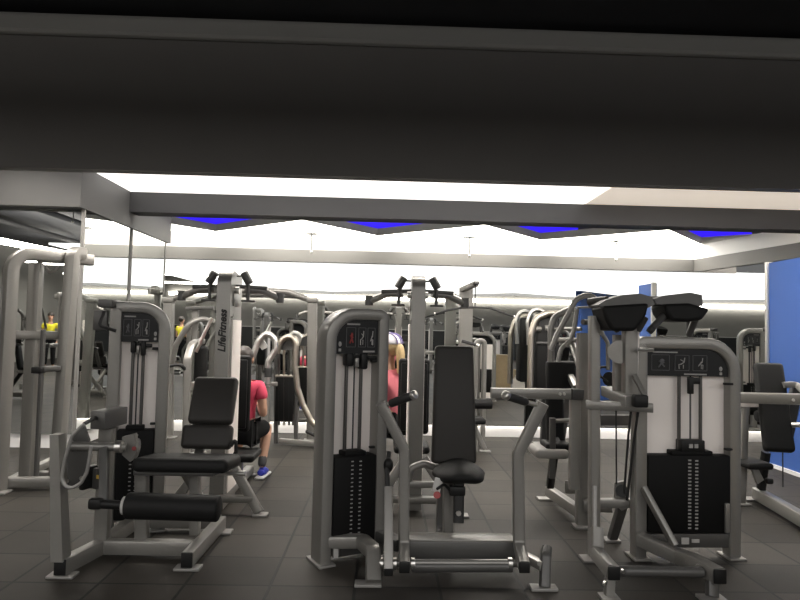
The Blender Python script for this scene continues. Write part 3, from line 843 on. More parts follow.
# ================================================================ padded arm machine, front right
def arm_machine():
    r = thing('padded_arm_machine', 'grey pad-arm machine with a wide weight tower and two black arm pads on top', 'exercise machine', V(1.6, 3.6, 0))
    L, R = Q(638, 0, 3.9), Q(731.5, 0, 3.93)
    T, w = tower(r, L, R, 1.425, rl=0.02, rr=0.19, wt=0.078, D=0.10, plac=0.178, st=0.665, sb=0.175, rods=(0.41, 0.67), stack_in=1)
    MB().rect([T(0.02, 0, 0.115), T(w, 0, 0.115)], 0.09, 0.07, nrm=Y, r=0.01).build('tower_beam', 'frame_dark', r)
    st_ = MB()
    st_.box(T(w * 0.47, -0.037, 0.117), (0.05, 0.004, 0.042))
    st_.box(T(w * 0.58, -0.037, 0.117), (0.05, 0.004, 0.022))
    st_.build('maker_sticker', 'label', r, smooth=0)
    MB().box(T(w - 0.068, -0.06, 0.27), (0.03, 0.03, 0.19), r=0.005).build('cover_bracket', 'frame', r)
    # front left upright, base and foot
    MB().rect([Q(594, 0.02, 3.86), P(594, 316, 3.88)], 0.062, 0.08, nrm=Y, r=0.01).build('upright', 'frame', r)
    MB().box(Q(589, 0.010, 3.84), (0.10, 0.12, 0.018), r=0.004).build('foot_plate', 'plate', r)
    MB().rect([P(594.5, 486, 3.78), P(594.5, 530, 3.70)], 0.025, 0.03, r=0.006).build('guard_strip', 'plate', r)
    MB().rect([P(596.5, 528, 3.72), P(596.5, 553, 3.66), P(613.5, 573, 3.28)], 0.07, 0.075, r=0.01, fillet=0.05).build('base_tube', 'frame', r)
    MB().box(P(614, 573.5, 3.265), (0.066, 0.012, 0.072), r=0.005).build('end_cap', 'plastic', r)
    MB().rect([P(610, 578, 3.31), Q(609, 0.015, 3.3)], 0.05, 0.05, r=0.008).build('short_leg', 'frame', r)
    MB().box(Q(609, 0.010, 3.29), (0.10, 0.10, 0.018), r=0.004).build('foot_plate', 'plate', r)
    bolt(r, [P(600, 561, 3.5), P(606, 569, 3.37), P(622, 571, 3.3), P(604, 583, 3.28)], (0.6, -0.8, 0), 0.013)
    # sloping base tube and brace
    MB().rect([P(640, 539, 3.82), P(680, 557, 3.62), P(692, 561, 3.5), P(719, 576, 3.3)], 0.08, 0.085, r=0.012, fillet=0.05).build('base_tube', 'frame', r)
    MB().box(P(720, 576.5, 3.285), (0.07, 0.012, 0.08), r=0.005).build('end_cap', 'plastic', r)
    MB().rect([P(712, 582, 3.33), Q(712, 0.015, 3.3)], 0.06, 0.05, r=0.008).build('short_leg', 'frame_dark', r)
    MB().box(Q(712, 0.010, 3.29), (0.14, 0.10, 0.018), r=0.004).build('foot_plate', 'plate', r)
    bolt(r, [P(698, 566, 3.4), P(688, 561, 3.5)], (-0.4, -0.9, 0), 0.013)
    MB().rect([P(643.5, 488, 3.83), P(675, 546, 3.66)], 0.03, 0.09, r=0.006).build('brace', 'frame', r)
    MB().cyl(P(618, 571, 3.34), P(702, 572, 3.36), 0.03, 14).build('cross_bar', 'frame_dark', r)
    # inner leg, cable plate, pulleys and cables
    MB().rect([P(623, 503, 4.05), Q(612, 0.015, 4.2)], 0.06, 0.06, r=0.01).build('inner_leg', 'frame_dark', r)
    MB().box(Q(611, 0.010, 4.2), (0.11, 0.10, 0.018), r=0.004).build('foot_plate', 'plate', r)
    MB().prism([P(616, 483, 3.98), P(625, 481, 3.98), P(630, 507, 3.98), P(622, 511, 3.98), P(615, 503, 3.98)], (0, 0.03, 0)).build('cable_plate', 'frame', r, smooth=0)
    MB().cyl(P(622, 491, 3.96), P(622, 491, 3.99), 0.04, 16).build('cable_pulley', 'plastic', r)
    MB().rect([P(598, 503, 3.98), P(640, 503, 3.98)], 0.06, 0.05, nrm=Y, r=0.01).build('cross_tube', 'frame', r)
    MB().tube([P(616, 404, 3.9), P(616.5, 484, 3.95)], 0.0055, 6).build('cable', 'rubber', r)
    MB().tube([P(632, 400, 3.8), P(628, 440, 3.9), P(624, 495, 3.96)], 0.008, 6).build('cable', 'rubber', r)
    MB().tube([P(639, 405, 3.75), P(634, 440, 3.85), P(627, 500, 3.95)], 0.009, 6).build('cable', 'rubber', r)
    # horizontal arm with black end
    MB().rect([P(586, 404.5, 3.86), P(653, 408, 3.74)], 0.055, 0.06, nrm=Y, r=0.008).build('cross_tube', 'frame', r)
    MB().rect([P(607, 391, 4.25), P(633, 402, 3.66)], 0.085, 0.07, r=0.008).build('pivot_arm', 'frame', r)
    MB().box(P(640, 401, 3.62), (0.085, 0.06, 0.075), r=0.01).build('arm_end', 'plastic', r)
    MB().rect([P(600, 420, 4.1), P(640, 420, 4.1)], 0.07, 0.05, nrm=Y, r=0.01).build('cross_tube', 'frame_dark', r)
    # mast with round plate
    MB().rect([P(629.5, 322, 3.82), P(629.5, 408, 3.82)], 0.085, 0.08, nrm=Y, r=0.012).build('mast', 'frame', r)
    MB().cyl(P(620, 352, 3.86), P(620, 352, 3.83), 0.075, 24).build('mast_disc', 'frame', r)
    MB().rect([P(618, 335, 3.95), P(618, 402, 3.95)], 0.065, 0.06, nrm=Y, r=0.012).build('mast', 'frame', r)
    MB().rect([P(637, 330, 3.86), P(634, 400, 3.8)], 0.03, 0.03, r=0.006).build('mast_strip', 'shroud', r)
    MB().tube([P(638, 349.5, 3.75), P(654, 350, 3.72)], 0.012, 8).build('lock_pin', 'chrome', r)
    MB().rect([P(634, 375, 3.75), P(645, 396, 3.68)], 0.03, 0.03, r=0.006).build('range_lever', 'frame', r)
    # two arms with pads
    def arm(shell, padp, d, th, barp, nm):
        a = MB().prism([P(x, y, d) for x, y in shell], (0, 0.20, 0)).build('arm_shell', 'frame_dark', r, smooth=40)
        pm = MB().prism([P(x, y, d - 0.06) for x, y in padp], (0, th, 0))
        o = pm.build('arm_pad', 'pad', r, smooth=50)
        bv = o.modifiers.new('soft', 'BEVEL'); bv.width = 0.022; bv.segments = 3; bv.limit_method = 'ANGLE'
        for bp_ in barp:
            MB().tube([P(x, y, dd) for x, y, dd in bp_], 0.022, 10).build('arm_bar', 'frame_dark', r)
        return a
    arm([(598, 305), (606, 300), (622, 295), (640, 293.5), (652, 297), (655, 304), (648, 308), (622, 309), (606, 311)],
        [(602, 306), (650, 303), (647, 315), (636, 331), (612, 331), (606, 320)], 3.75, 0.24,
        [[(600, 307, 3.8), (614, 322, 3.85), (617, 330, 3.9)], [(645, 318, 3.75), (638, 330, 3.8)]], 'a')
    arm([(654, 299), (664, 295.5), (690, 292.5), (702, 295), (703, 306), (690, 307), (666, 305), (656, 304)],
        [(665, 304), (690, 303), (711, 309), (703, 320), (688, 322), (672, 321), (667, 313)], 3.78, 0.24,
        [[(668, 312, 3.8), (651, 329, 3.72)], [(695, 320, 3.85), (689, 335, 3.92)]], 'b')
    MB().cyl(P(649, 328, 3.72), P(653, 331, 3.72), 0.026, 12).build('grip_end', 'rubber', r)
    MB().rect([P(628, 300, 3.86), P(628, 330, 3.86)], 0.06, 0.06, nrm=Y, r=0.012).build('mast_head', 'frame_dark', r)
    MB().tube([P(589, 302, 3.95), P(607, 300, 3.85)], 0.026, 10).build('arm_bar', 'frame_dark', r)
    MB().rect([P(664, 300, 3.9), P(640, 300, 3.9)], 0.05, 0.05, r=0.01).build('arm_yoke', 'frame', r)
    MB().rect([P(690, 336, 3.98), P(690, 306, 3.92)], 0.04, 0.05, nrm=Y, r=0.01).build('arm_stay', 'frame_dark', r)
    return r


ARM = arm_machine()


# ================================================================ loop-handled machine behind it
def loop_machine():
    r = thing('loop_handle_machine', 'machine with looped tube handles and a slanted black backrest, beside the pad-arm machine', 'exercise machine', V(1.35, 4.7, 0))
    MB().rect([Q(581.5, 0.02, 4.5), P(583, 333, 4.5)], 0.085, 0.08, nrm=Y, r=0.012).build('upright', 'frame', r)
    MB().box(Q(581, 0.010, 4.48), (0.12, 0.12, 0.018), r=0.004).build('foot_plate', 'plate', r)
    MB().rect([P(491, 393, 4.35), P(570, 394, 4.35)], 0.075, 0.06, nrm=Y, r=0.01).build('cross_arm', 'frame', r)
    MB().rect([P(569, 394, 4.35), P(580, 394.5, 4.42)], 0.08, 0.07, nrm=Y, r=0.01).build('arm_socket', 'frame_dark', r)
    bolt(r, [P(560, 394, 4.31), P(564, 394, 4.31)], -Y, 0.011)
    MB().rect([P(575, 400, 4.42), Q(574, 0.3, 4.4)], 0.075, 0.06, nrm=Y, r=0.01).build('inner_post', 'frame', r)
    # base
    MB().rect([P(549, 491, 5.15), Q(581, 0.1, 4.5)], 0.07, 0.085, r=0.012).build('base_tube', 'frame', r)
    MB().box(Q(545, 0.010, 5.2), (0.13, 0.10, 0.018), r=0.004).build('foot_plate', 'plate', r)
    MB().rect([P(584, 505, 4.45), P(612, 506, 4.4)], 0.085, 0.07, nrm=Y, r=0.01).build('base_tube', 'frame', r)
    MB().box(P(571, 487, 4.7), (0.09, 0.03, 0.10), r=0.008).build('side_plate', 'frame', r)
    # backrest and seat
    a, b = P(551, 442, 4.78), P(563, 362, 4.88)
    up = b - a
    pad(a + up * 0.83, (0.245, up.length * 0.36, 0.075), basis(X, up), 0.028, 'backrest', 'pad', r)
    pad(a + up * 0.32, (0.145, up.length * 0.66, 0.075), basis(X, up), 0.028, 'backrest', 'pad', r)
    MB().rect([P(561, 440, 4.95), P(572, 365, 5.0)], 0.06, 0.05, r=0.01).build('backrest_post', 'frame_dark', r)
    MB().rect([P(570, 376, 4.85), P(576, 388, 4.7)], 0.05, 0.05, r=0.01).build('backrest_bracket', 'frame', r)
    sp = P(548, 451, 4.7)
    pad(sp, (0.26, 0.3, 0.075), None, 0.032, 'seat', 'pad_pale', r, label='grey seat with its lit top put into the colour')
    pad(sp + Z * 0.05 + X * 0.06, (0.20, 0.22, 0.05), None, 0.02, 'seat_bolster', 'pad', r)
    MB().rect([P(552.5, 418, 4.6), P(552, 478, 4.62)], 0.045, 0.045, nrm=Y, r=0.01).build('seat_post', 'frame_dark', r)
    MB().rect([P(556, 440, 4.7), P(550, 486, 4.95)], 0.06, 0.06, nrm=Y, r=0.012).build('seat_slider', 'plastic', r)
    MB().tube([P(556, 421, 4.6), P(575, 420, 4.5)], 0.016, 8).build('seat_rail', 'frame', r)
    # loops
    def loop(pts, d, rad, m='frame', f=0.08):
        MB().tube([P(x, y, d + (e[0] if e else 0)) for x, y, *e in pts], rad, 12, fillet=f).build('loop_handle', m, r)
    loop([(551, 350), (557, 335), (571, 309), (576, 299), (588, 294.5), (596, 299), (597, 312)], 4.45, 0.021)
    loop([(577, 309), (574, 330), (570, 341), (561, 348), (558, 362)], 4.5, 0.017)
    loop([(551, 362), (551, 330), (554, 317), (566, 311), (574, 309)], 4.8, 0.028)
    MB().tube([P(551, 340, 4.8), P(583, 340, 4.6)], 0.02, 10).build('stay', 'frame', r)
    MB().tube([P(553, 329, 4.8), P(581, 329, 4.6)], 0.016, 10).build('stay', 'frame', r)
    MB().tube([P(572, 343, 4.7), P(580, 368, 4.55)], 0.026, 10).build('stay', 'frame', r)
    MB().rect([P(577, 307.5, 4.45), P(594, 307, 4.45)], 0.016, 0.03, nrm=Y, r=0.005).build('loop_plate', 'frame', r)
    MB().tube([P(598, 325, 4.6), P(603, 335, 4.6), P(608, 343, 4.6), P(608, 370, 4.6)], 0.017, 10, fillet=0.05).build('hanging_handle', 'frame', r)
    MB().tube([P(583, 322, 4.5), P(600, 322, 4.58)], 0.022, 10).build('stay', 'frame_dark', r)
    MB().tube([P(608, 367, 4.6), P(598, 367, 4.6), P(600, 376, 4.6), P(608, 382, 4.6)], 0.009, 8, fillet=0.03).build('cable', 'rubber', r)
    MB().cyl(P(609, 379, 4.62), P(613, 379, 4.66), 0.055, 18).build('cable_drum', 'plastic', r)
    return r


LOOP = loop_machine()


# ================================================================ bench machine at the far right
def bench_machine():
    r = thing('bench_machine', 'machine with a black slanted back pad in front of the blue wall', 'exercise machine', V(3.1, 5.0, 0))
    MB().rect([P(739, 397.5, 5.1), P(812, 399.5, 4.7)], 0.085, 0.07, nrm=Y, r=0.01).build('cross_arm', 'frame', r)
    bolt(r, [P(793, 400, 4.77)], -Y, 0.012)
    MB().rect([P(738, 404, 5.15), P(758, 404, 5.1)], 0.05, 0.05, nrm=Y, r=0.01).build('arm_grip', 'shroud', r)
    MB().rect([P(745, 404, 5.15), Q(741, 0.02, 5.15)], 0.06, 0.06, nrm=Y, r=0.01).build('upright', 'frame', r)
    MB().box(Q(741, 0.010, 5.15), (0.12, 0.12, 0.018), r=0.004).build('foot_plate', 'plate', r)
    a, b = P(764, 449, 5.0), P(782, 366, 5.2)
    up = b - a
    pad((a + b) / 2, (0.235, up.length, 0.09), basis(X - Y * 0.25, up), 0.03, 'backrest', 'pad', r)
    MB().rect([P(785, 446, 5.15), P(797, 384, 5.3)], 0.09, 0.06, r=0.01).build('backrest_post', 'plastic', r)
    MB().rect([P(783, 385, 5.1), P(797, 384, 5.1), P(806, 394, 4.95)], 0.05, 0.05, r=0.01, fillet=0.04).build('backrest_bracket', 'frame', r)
    MB().tube([P(774, 425, 5.1), P(812, 425, 4.9)], 0.022, 10).build('stay', 'alu', r)
    pad(P(751, 463, 5.1), (0.22, 0.32, 0.055), None, 0.025, 'seat', 'pad', r)
    MB().rect([P(766, 452, 5.1), P(761, 489, 5.15)], 0.055, 0.07, nrm=Y, r=0.012).build('seat_slider', 'plastic', r)
    MB().prism([P(752, 468, 5.05), P(757, 466, 5.05), P(764, 480, 5.05), P(758, 484, 5.05)], (0, 0.04, 0)).build('slider_plate', 'frame', r, smooth=0)
    MB().box(P(769, 481, 5.05), (0.06, 0.05, 0.05), None, 0.015).build('adjuster_knob', 'plastic', r)
    MB().rect([Q(757, 0.075, 5.25), Q(815, 0.075, 4.35)], 0.085, 0.10, r=0.012).build('base_tube', 'frame', r)
    MB().box(Q(751, 0.010, 5.3), (0.15, 0.12, 0.018), r=0.004).build('foot_plate', 'plate', r)
    MB().box(Q(815, 0.010, 4.36), (0.15, 0.12, 0.018), r=0.004).build('foot_plate', 'plate', r)
    bolt(r, [P(772, 502, 4.98), P(779, 506, 4.88)], (-0.6, -0.8, 0), 0.012)
    MB().rect([Q(808, 0.1, 4.5), P(808, 394, 4.75)], 0.08, 0.07, nrm=Y, r=0.01).build('upright', 'frame', r)
    MB().tube([P(782.5, 430, 5.05), P(783, 487, 5.0)], 0.006, 6).build('cable', 'rubber', r)
    return r


BENCH = bench_machine()


# ================================================================ cable frame at the left edge
def cable_frame():
    r = thing('cable_frame_machine', 'tall grey cable frame with three curved-top uprights in front of the forward mirror', 'exercise machine', V(-2.9, 5.3, 0))
    def up(px, pt, d, toward, w=0.11):
        a = Q(px, 0.02, d); b = P(*pt, d)
        b = Vector((a.x + (b.x - a.x) * 0.6, a.y, b.z)) if False else b
        MB().rect([a, b, b + toward], w, 0.10, nrm=(b - a).cross(toward).normalized(), r=0.02, fillet=0.16, n=8).build('upright', 'frame', r)
    up(-1, (12.5, 252), 5.15, Vector((0.42, 0.55, 0.0)), 0.105)
    up(56, (73, 252), 5.45, Vector((0.015, 0.15, 0.0)), 0.112)
    MB().rect([Q(26, 0.02, 5.4), P(36.5, 263, 5.4)], 0.105, 0.09, nrm=Y, r=0.015).build('upright', 'frame', r)
    MB().tube([P(38, 259, 5.5), P(68, 260, 5.55)], 0.035, 12).build('top_tube', 'frame', r)
    MB().rect([P(16, 335, 5.3), P(66, 335.5, 5.5)], 0.075, 0.05, nrm=Y, r=0.01).build('cross_tube', 'frame', r)
    MB().rect([Q(0, 0.07, 5.2), Q(52, 0.07, 5.25)], 0.08, 0.08, nrm=Y, r=0.01).build('base_tube', 'frame', r)
    MB().rect([Q(6, 0.06, 5.2), Q(58, 0.06, 6.2)], 0.07, 0.07, r=0.01).build('base_tube', 'frame', r)
    MB().rect([Q(30, 0.06, 5.5), Q(60, 0.06, 5.5)], 0.07, 0.07, r=0.01).build('base_tube', 'frame', r)
    MB().box(Q(-1, 0.010, 5.12), (0.16, 0.14, 0.018), r=0.004).build('foot_plate', 'plate', r)
    MB().rect([P(43.5, 330, 5.3), Q(36, 0.05, 5.3)], 0.03, 0.045, nrm=Y, r=0.006).build('slide_rail', 'frame_dark', r)
    MB().box(P(38.5, 370, 5.28), (0.085, 0.09, 0.055), r=0.008).build('carriage', 'plastic', r)
    MB().rect([P(42, 369, 5.3), P(60, 368.5, 5.4)], 0.05, 0.05, nrm=Y, r=0.008).build('carriage_arm', 'frame_dark', r)
    MB().tube([P(46, 267, 5.4), P(49, 272, 5.4), P(55, 271, 5.4), P(58, 266, 5.4)], 0.012, 8, fillet=0.02).build('hook', 'chrome', r)
    return r


CABLE = cable_frame()


# ================================================================ machines close to the back mirror
def lat_machine():
    r = thing('lat_pulldown_machine', 'lat pulldown machine near the back mirror with a wide black bar hanging from its post', 'exercise machine', V(1.05, 7.3, 0))
    MB().rect([Q(464, 0.02, 7.35), P(466, 288, 7.35)], 0.16, 0.12, nrm=Y, r=0.012).build('post', 'frame', r)
    MB().rect([P(462, 290, 7.3), P(476, 284, 7.1)], 0.07, 0.06, r=0.01).build('top_arm', 'frame', r)
    MB().box(P(476, 283, 7.08), (0.07, 0.1, 0.035), r=0.008).build('top_pulley', 'frame_dark', r)
    MB().cyl(P(475.5, 284, 7.08), P(475, 308, 7.08), 0.006, 6).build('cable', 'rubber', r)
    bar = [(434, 314), (447, 310.5), (462, 307.5), (475, 307.5), (490, 308), (515, 317)]
    bo = MB().tube([P(x, y, 7.05) for x, y in bar], 0.013, 10, fillet=0.1).build('pulldown_bar', 'rubber', r)
    for p, q in (((434, 314), (435.5, 313.6)), ((515, 317), (513.5, 316.4))):
        MB().cyl(P(*p, 7.05), P(*q, 7.05), 0.02, 10).build('bar_end', 'chrome', bo)
    MB().cyl(P(474, 404, 7.1), P(492, 404, 7.1), 0.06, 20, ch=0.012).build('thigh_roller', 'pad', r)
    MB().cyl(P(470, 404, 7.1), P(474, 404, 7.1), 0.03, 12).build('roller_axle', 'label', r)
    pad(P(476, 420, 7.1), (0.2, 0.3, 0.07), None, 0.03, 'seat', 'pad', r)
    MB().rect([P(474, 424, 7.12), Q(474, 0.02, 7.12)], 0.08, 0.07, nrm=Y, r=0.01).build('seat_post', 'frame', r)
    MB().rect([Q(467, 0.06, 7.3), Q(468, 0.06, 6.8)], 0.08, 0.08, r=0.01).build('base_tube', 'frame', r)
    MB().rect([P(470, 418, 7.3), Q(485, 0.02, 7.25)], 0.06, 0.05, r=0.01).build('brace_leg', 'frame', r)
    MB().box(Q(485, 0.010, 7.2), (0.13, 0.1, 0.018), r=0.004).build('foot_plate', 'plate', r)
    MB().tube([P(462, 341, 7.25), P(476, 345, 7.2)], 0.02, 10).build('side_grip', 'rubber', r)
    MB().cyl(P(476, 345, 7.2), P(479, 346, 7.2), 0.026, 10).build('grip_end', 'chrome', r)
    L, R = Q(476, 0, 7.55), Q(487, 0, 7.6)
    MB().rect([Q(474, 0.02, 7.95), P(476, 341, 7.95), P(484.5, 340, 7.95), Q(482.5, 0.02, 7.95)], 0.055, 0.12, nrm=Y, r=0.014, fillet=0.06, n=5).build('tower_frame', 'frame', r)
    return r


LAT = lat_machine()


def loop_row_machine():
    r = thing('chrome_loop_machine', 'machine with two tall bent chrome loops, near the back mirror beside the red-shirted person', 'exercise machine', V(-1.25, 7.3, 0))
    def tb(pts, d, rad, m, f=0.12):
        MB().tube([P(x, y, d) for x, y in pts], rad, 12, fillet=f).build('loop_handle', m, r)
    tb([(251, 362), (258, 342), (266, 332.5), (275, 338), (275.5, 350), (268, 362), (268, 384)], 7.1, 0.036, 'chrome')
    MB().cyl(P(268.3, 368, 7.1), P(268, 377, 7.1), 0.045, 14).build('hand_grip', 'rubber', r)
    tb([(277, 353), (281, 340), (290, 335.5), (296, 342), (295, 365), (297.5, 388), (303, 405), (311, 421), (319, 429)], 7.2, 0.036, 'bronze')
    MB().prism([P(278, 350, 7.25), P(281, 340, 7.25), P(290, 336, 7.25), P(296, 343, 7.25), P(296, 350, 7.25)], (0, 0.05, 0)).build('head_plate', 'frame_dark', r, smooth=0)
    MB().prism([P(257, 344, 7.15), P(262, 338, 7.15), P(268, 347, 7.15), P(262, 350, 7.15)], (0, 0.05, 0)).build('head_plate', 'chrome', r, smooth=0)
    for x, m in ((279, 'steel'), (284, 'bronze'), (289, 'steel'), (293, 'steel')):
        MB().cyl(Q(x, 0.25, 7.35), P(x, 350, 7.35), 0.016, 8).build('guide_rod', m, r)
    MB().box(P(285.5, 398, 7.4), (0.23, 0.14, 0.55), None, 0.01).build('weight_stack', 'cover', r)
    MB().box(P(285, 376, 7.38), (0.22, 0.10, 0.03), None, 0.008).build('stack_head', 'bronze', r)
    MB().rect([Q(276, 0.02, 7.4), P(276, 350, 7.4)], 0.05, 0.07, nrm=Y, r=0.01).build('tower_post', 'frame_dark', r)
    MB().rect([Q(296, 0.02, 7.4), P(296, 350, 7.4)], 0.05, 0.07, nrm=Y, r=0.01).build('tower_post', 'frame_dark', r)
    MB().rect([Q(318, 0.02, 7.25), P(318, 428, 7.25)], 0.05, 0.05, nrm=Y, r=0.01).build('front_leg', 'frame_dark', r)
    MB().tube([P(306, 431, 7.1), P(318, 437, 7.15)], 0.02, 8).build('foot_peg', 'rubber', r)
    MB().rect([Q(280, 0.05, 7.4), Q(320, 0.05, 7.25)], 0.07, 0.06, r=0.01).build('base_tube', 'frame', r)
    MB().rect([P(262, 384, 7.2), P(277, 384, 7.3)], 0.05, 0.04, nrm=Y, r=0.01).build('stay', 'frame', r)
    MB().rect([Q(266, 0.02, 7.15), P(267, 386, 7.15)], 0.07, 0.06, nrm=Y, r=0.01).build('front_leg', 'frame', r)
    return r


LOOPS = loop_row_machine()


def arch_frame():
    r = thing('pull_up_frame', 'grey frame with two posts and bent overhead arms, behind the lettered column', 'exercise machine', V(-1.9, 7.75, 0))
    for px in (169, 312.5):
        MB().rect([Q(px - 1, 0.02, 7.75), P(px, 303, 7.75)], 0.12, 0.1, nrm=Y, r=0.012).build('post', 'frame', r)
        MB().box(P(px, 300, 7.75), (0.14, 0.14, 0.07), r=0.015).build('post_cap', 'frame', r)
        MB().box(Q(px - 1, 0.010, 7.7), (0.2, 0.14, 0.018), r=0.004).build('foot_plate', 'plate', r)
    MB().tube([P(169, 300, 7.75), P(196, 291, 7.72), P(215, 290, 7.7), P(270, 291, 7.7), P(288, 292, 7.72), P(312.5, 301, 7.75)], 0.04, 12, fillet=0.25).build('overhead_arm', 'frame', r)
    MB().tube([P(170, 372, 7.6), P(176, 345, 7.5), P(188, 325, 7.45), P(200, 318, 7.5), P(214, 322, 7.6)], 0.035, 12, fillet=0.2).build('curved_arm', 'frame', r)
    MB().rect([P(196, 306, 7.6), P(194, 344, 7.6)], 0.08, 0.06, nrm=Y, r=0.01).build('hanger', 'frame', r)
    MB().rect([P(186, 308.5, 7.55), P(214, 308, 7.55)], 0.045, 0.05, nrm=Y, r=0.01).build('hanger_bar', 'frame_dark', r)
    return r


ARCH = arch_frame()


def bent_post_machine():
    r = thing('bent_arm_machine', 'machine with a pale bent lever arm and black back pad, behind the leg extension tower', 'exercise machine', V(-2.0, 6.4, 0))
    MB().rect([Q(186, 0.02, 6.4), P(187.5, 360, 6.4), P(192, 344, 6.5), P(202, 341, 6.7)], 0.08, 0.06, r=0.014, fillet=0.1).build('lever_arm', 'frame', r)
    MB().rect([P(191, 386, 6.5), P(204, 386, 6.55)], 0.09, 0.07, nrm=Y, r=0.01).build('arm_socket', 'frame', r)
    MB().box(P(201, 364, 6.6), (0.14, 0.1, 0.4), None, 0.04, 4).build('back_pad', 'pad', r, smooth=60)
    MB().rect([Q(198, 0.02, 6.6), P(199, 352, 6.6)], 0.06, 0.06, nrm=Y, r=0.01).build('pad_post', 'frame_dark', r)
    MB().tube([P(170, 366, 6.3), P(180, 364, 6.3), P(186, 370, 6.4)], 0.018, 8, fillet=0.06).build('hand_grip', 'rubber', r)
    MB().rect([Q(186, 0.05, 6.4), Q(204, 0.05, 6.6)], 0.07, 0.06, r=0.01).build('base_tube', 'frame', r)
    MB().tube([P(196, 352, 6.5), P(205, 332, 6.5), P(212, 318, 6.5)], 0.02, 8).build('press_handle', 'chrome', r)
    return r


BENT = bent_post_machine()


def arched_tower():
    r = thing('arched_tower_machine', 'dark weight tower under two tube arches, near the back mirror behind the loop-handled machine', 'exercise machine', V(1.75, 7.75, 0))
    def loop(pts, d, rad, m, f=0.14):
        MB().tube([P(x, y, d) for x, y in pts], rad, 12, fillet=f).build('arch_tube', m, r)
    loop([(530, 392), (531, 335), (536, 318), (548, 313.5), (560, 313)], 7.6, 0.042, 'bronze')
    loop([(529, 345), (528, 322), (531, 311.5), (539, 309), (548, 315)], 7.85, 0.03, 'chrome')
    MB().box(P(545, 352, 7.75), (0.30, 0.28, 0.92), None, 0.03).build('weight_housing', 'plastic', r, smooth=60)
    for p in ((536, 329), (545, 328)):
        MB().cyl(P(*p, 7.6), P(p[0] + 5, p[1], 7.6), 0.035, 12).build('housing_roller', 'frame', r)
    MB().box(P(545, 343, 7.6), (0.22, 0.03, 0.03), None, 0.008).build('housing_strip', 'frame_dark', r)
    MB().rect([Q(546, 0.02, 7.75), P(548, 380, 7.75)], 0.14, 0.12, nrm=Y, r=0.012).build('housing_post', 'plastic', r)
    MB().rect([P(542, 386, 7.75), P(551, 386, 7.75)], 0.12, 0.12, nrm=Y, r=0.012).build('housing_arm', 'plastic', r)
    MB().box(Q(546, 0.010, 7.72), (0.3, 0.3, 0.018), r=0.004).build('foot_plate', 'plate', r)
    return r


ARCHT = arched_tower()
# ================================================================ people
def skinned(nodes, edges, root, name, m, parent, sub=2):
    """grow a tapered surface around a skeleton; nodes {name: (point, rx, ry)}"""
    keys = list(nodes)
    base = Vector((0, 0, 0)); q = parent
    while q is not None:
        base = base + q.location; q = q.parent
    me = bpy.data.meshes.new(name)
    me.from_pydata([Vector(nodes[k][0]) - base for k in keys], [(keys.index(a), keys.index(b)) for a, b in edges], [])
    o = bpy.data.objects.new(name, me); COL.objects.link(o)
    sk = o.modifiers.new('skin', 'SKIN'); sk.use_smooth_shade = True; sk.branch_smoothing = 0.4
    if not me.skin_vertices:
        me.skin_vertices.new()
    lay = me.skin_vertices[0].data
    for i, k in enumerate(keys):
        lay[i].radius = (nodes[k][1], nodes[k][2])
        lay[i].use_root = (k == root)
    o.modifiers.new('sub', 'SUBSURF').levels = sub
    dg = bpy.context.evaluated_depsgraph_get(); dg.update()
    me2 = bpy.data.meshes.new_from_object(o.evaluated_get(dg))
    o.modifiers.clear(); o.data = me2
    bpy.data.meshes.remove(me)
    me2.name = name
    me2.materials.clear(); me2.materials.append(M[m])
    me2.polygons.foreach_set('use_smooth', [True] * len(me2.polygons))
    o.parent = parent
    return o


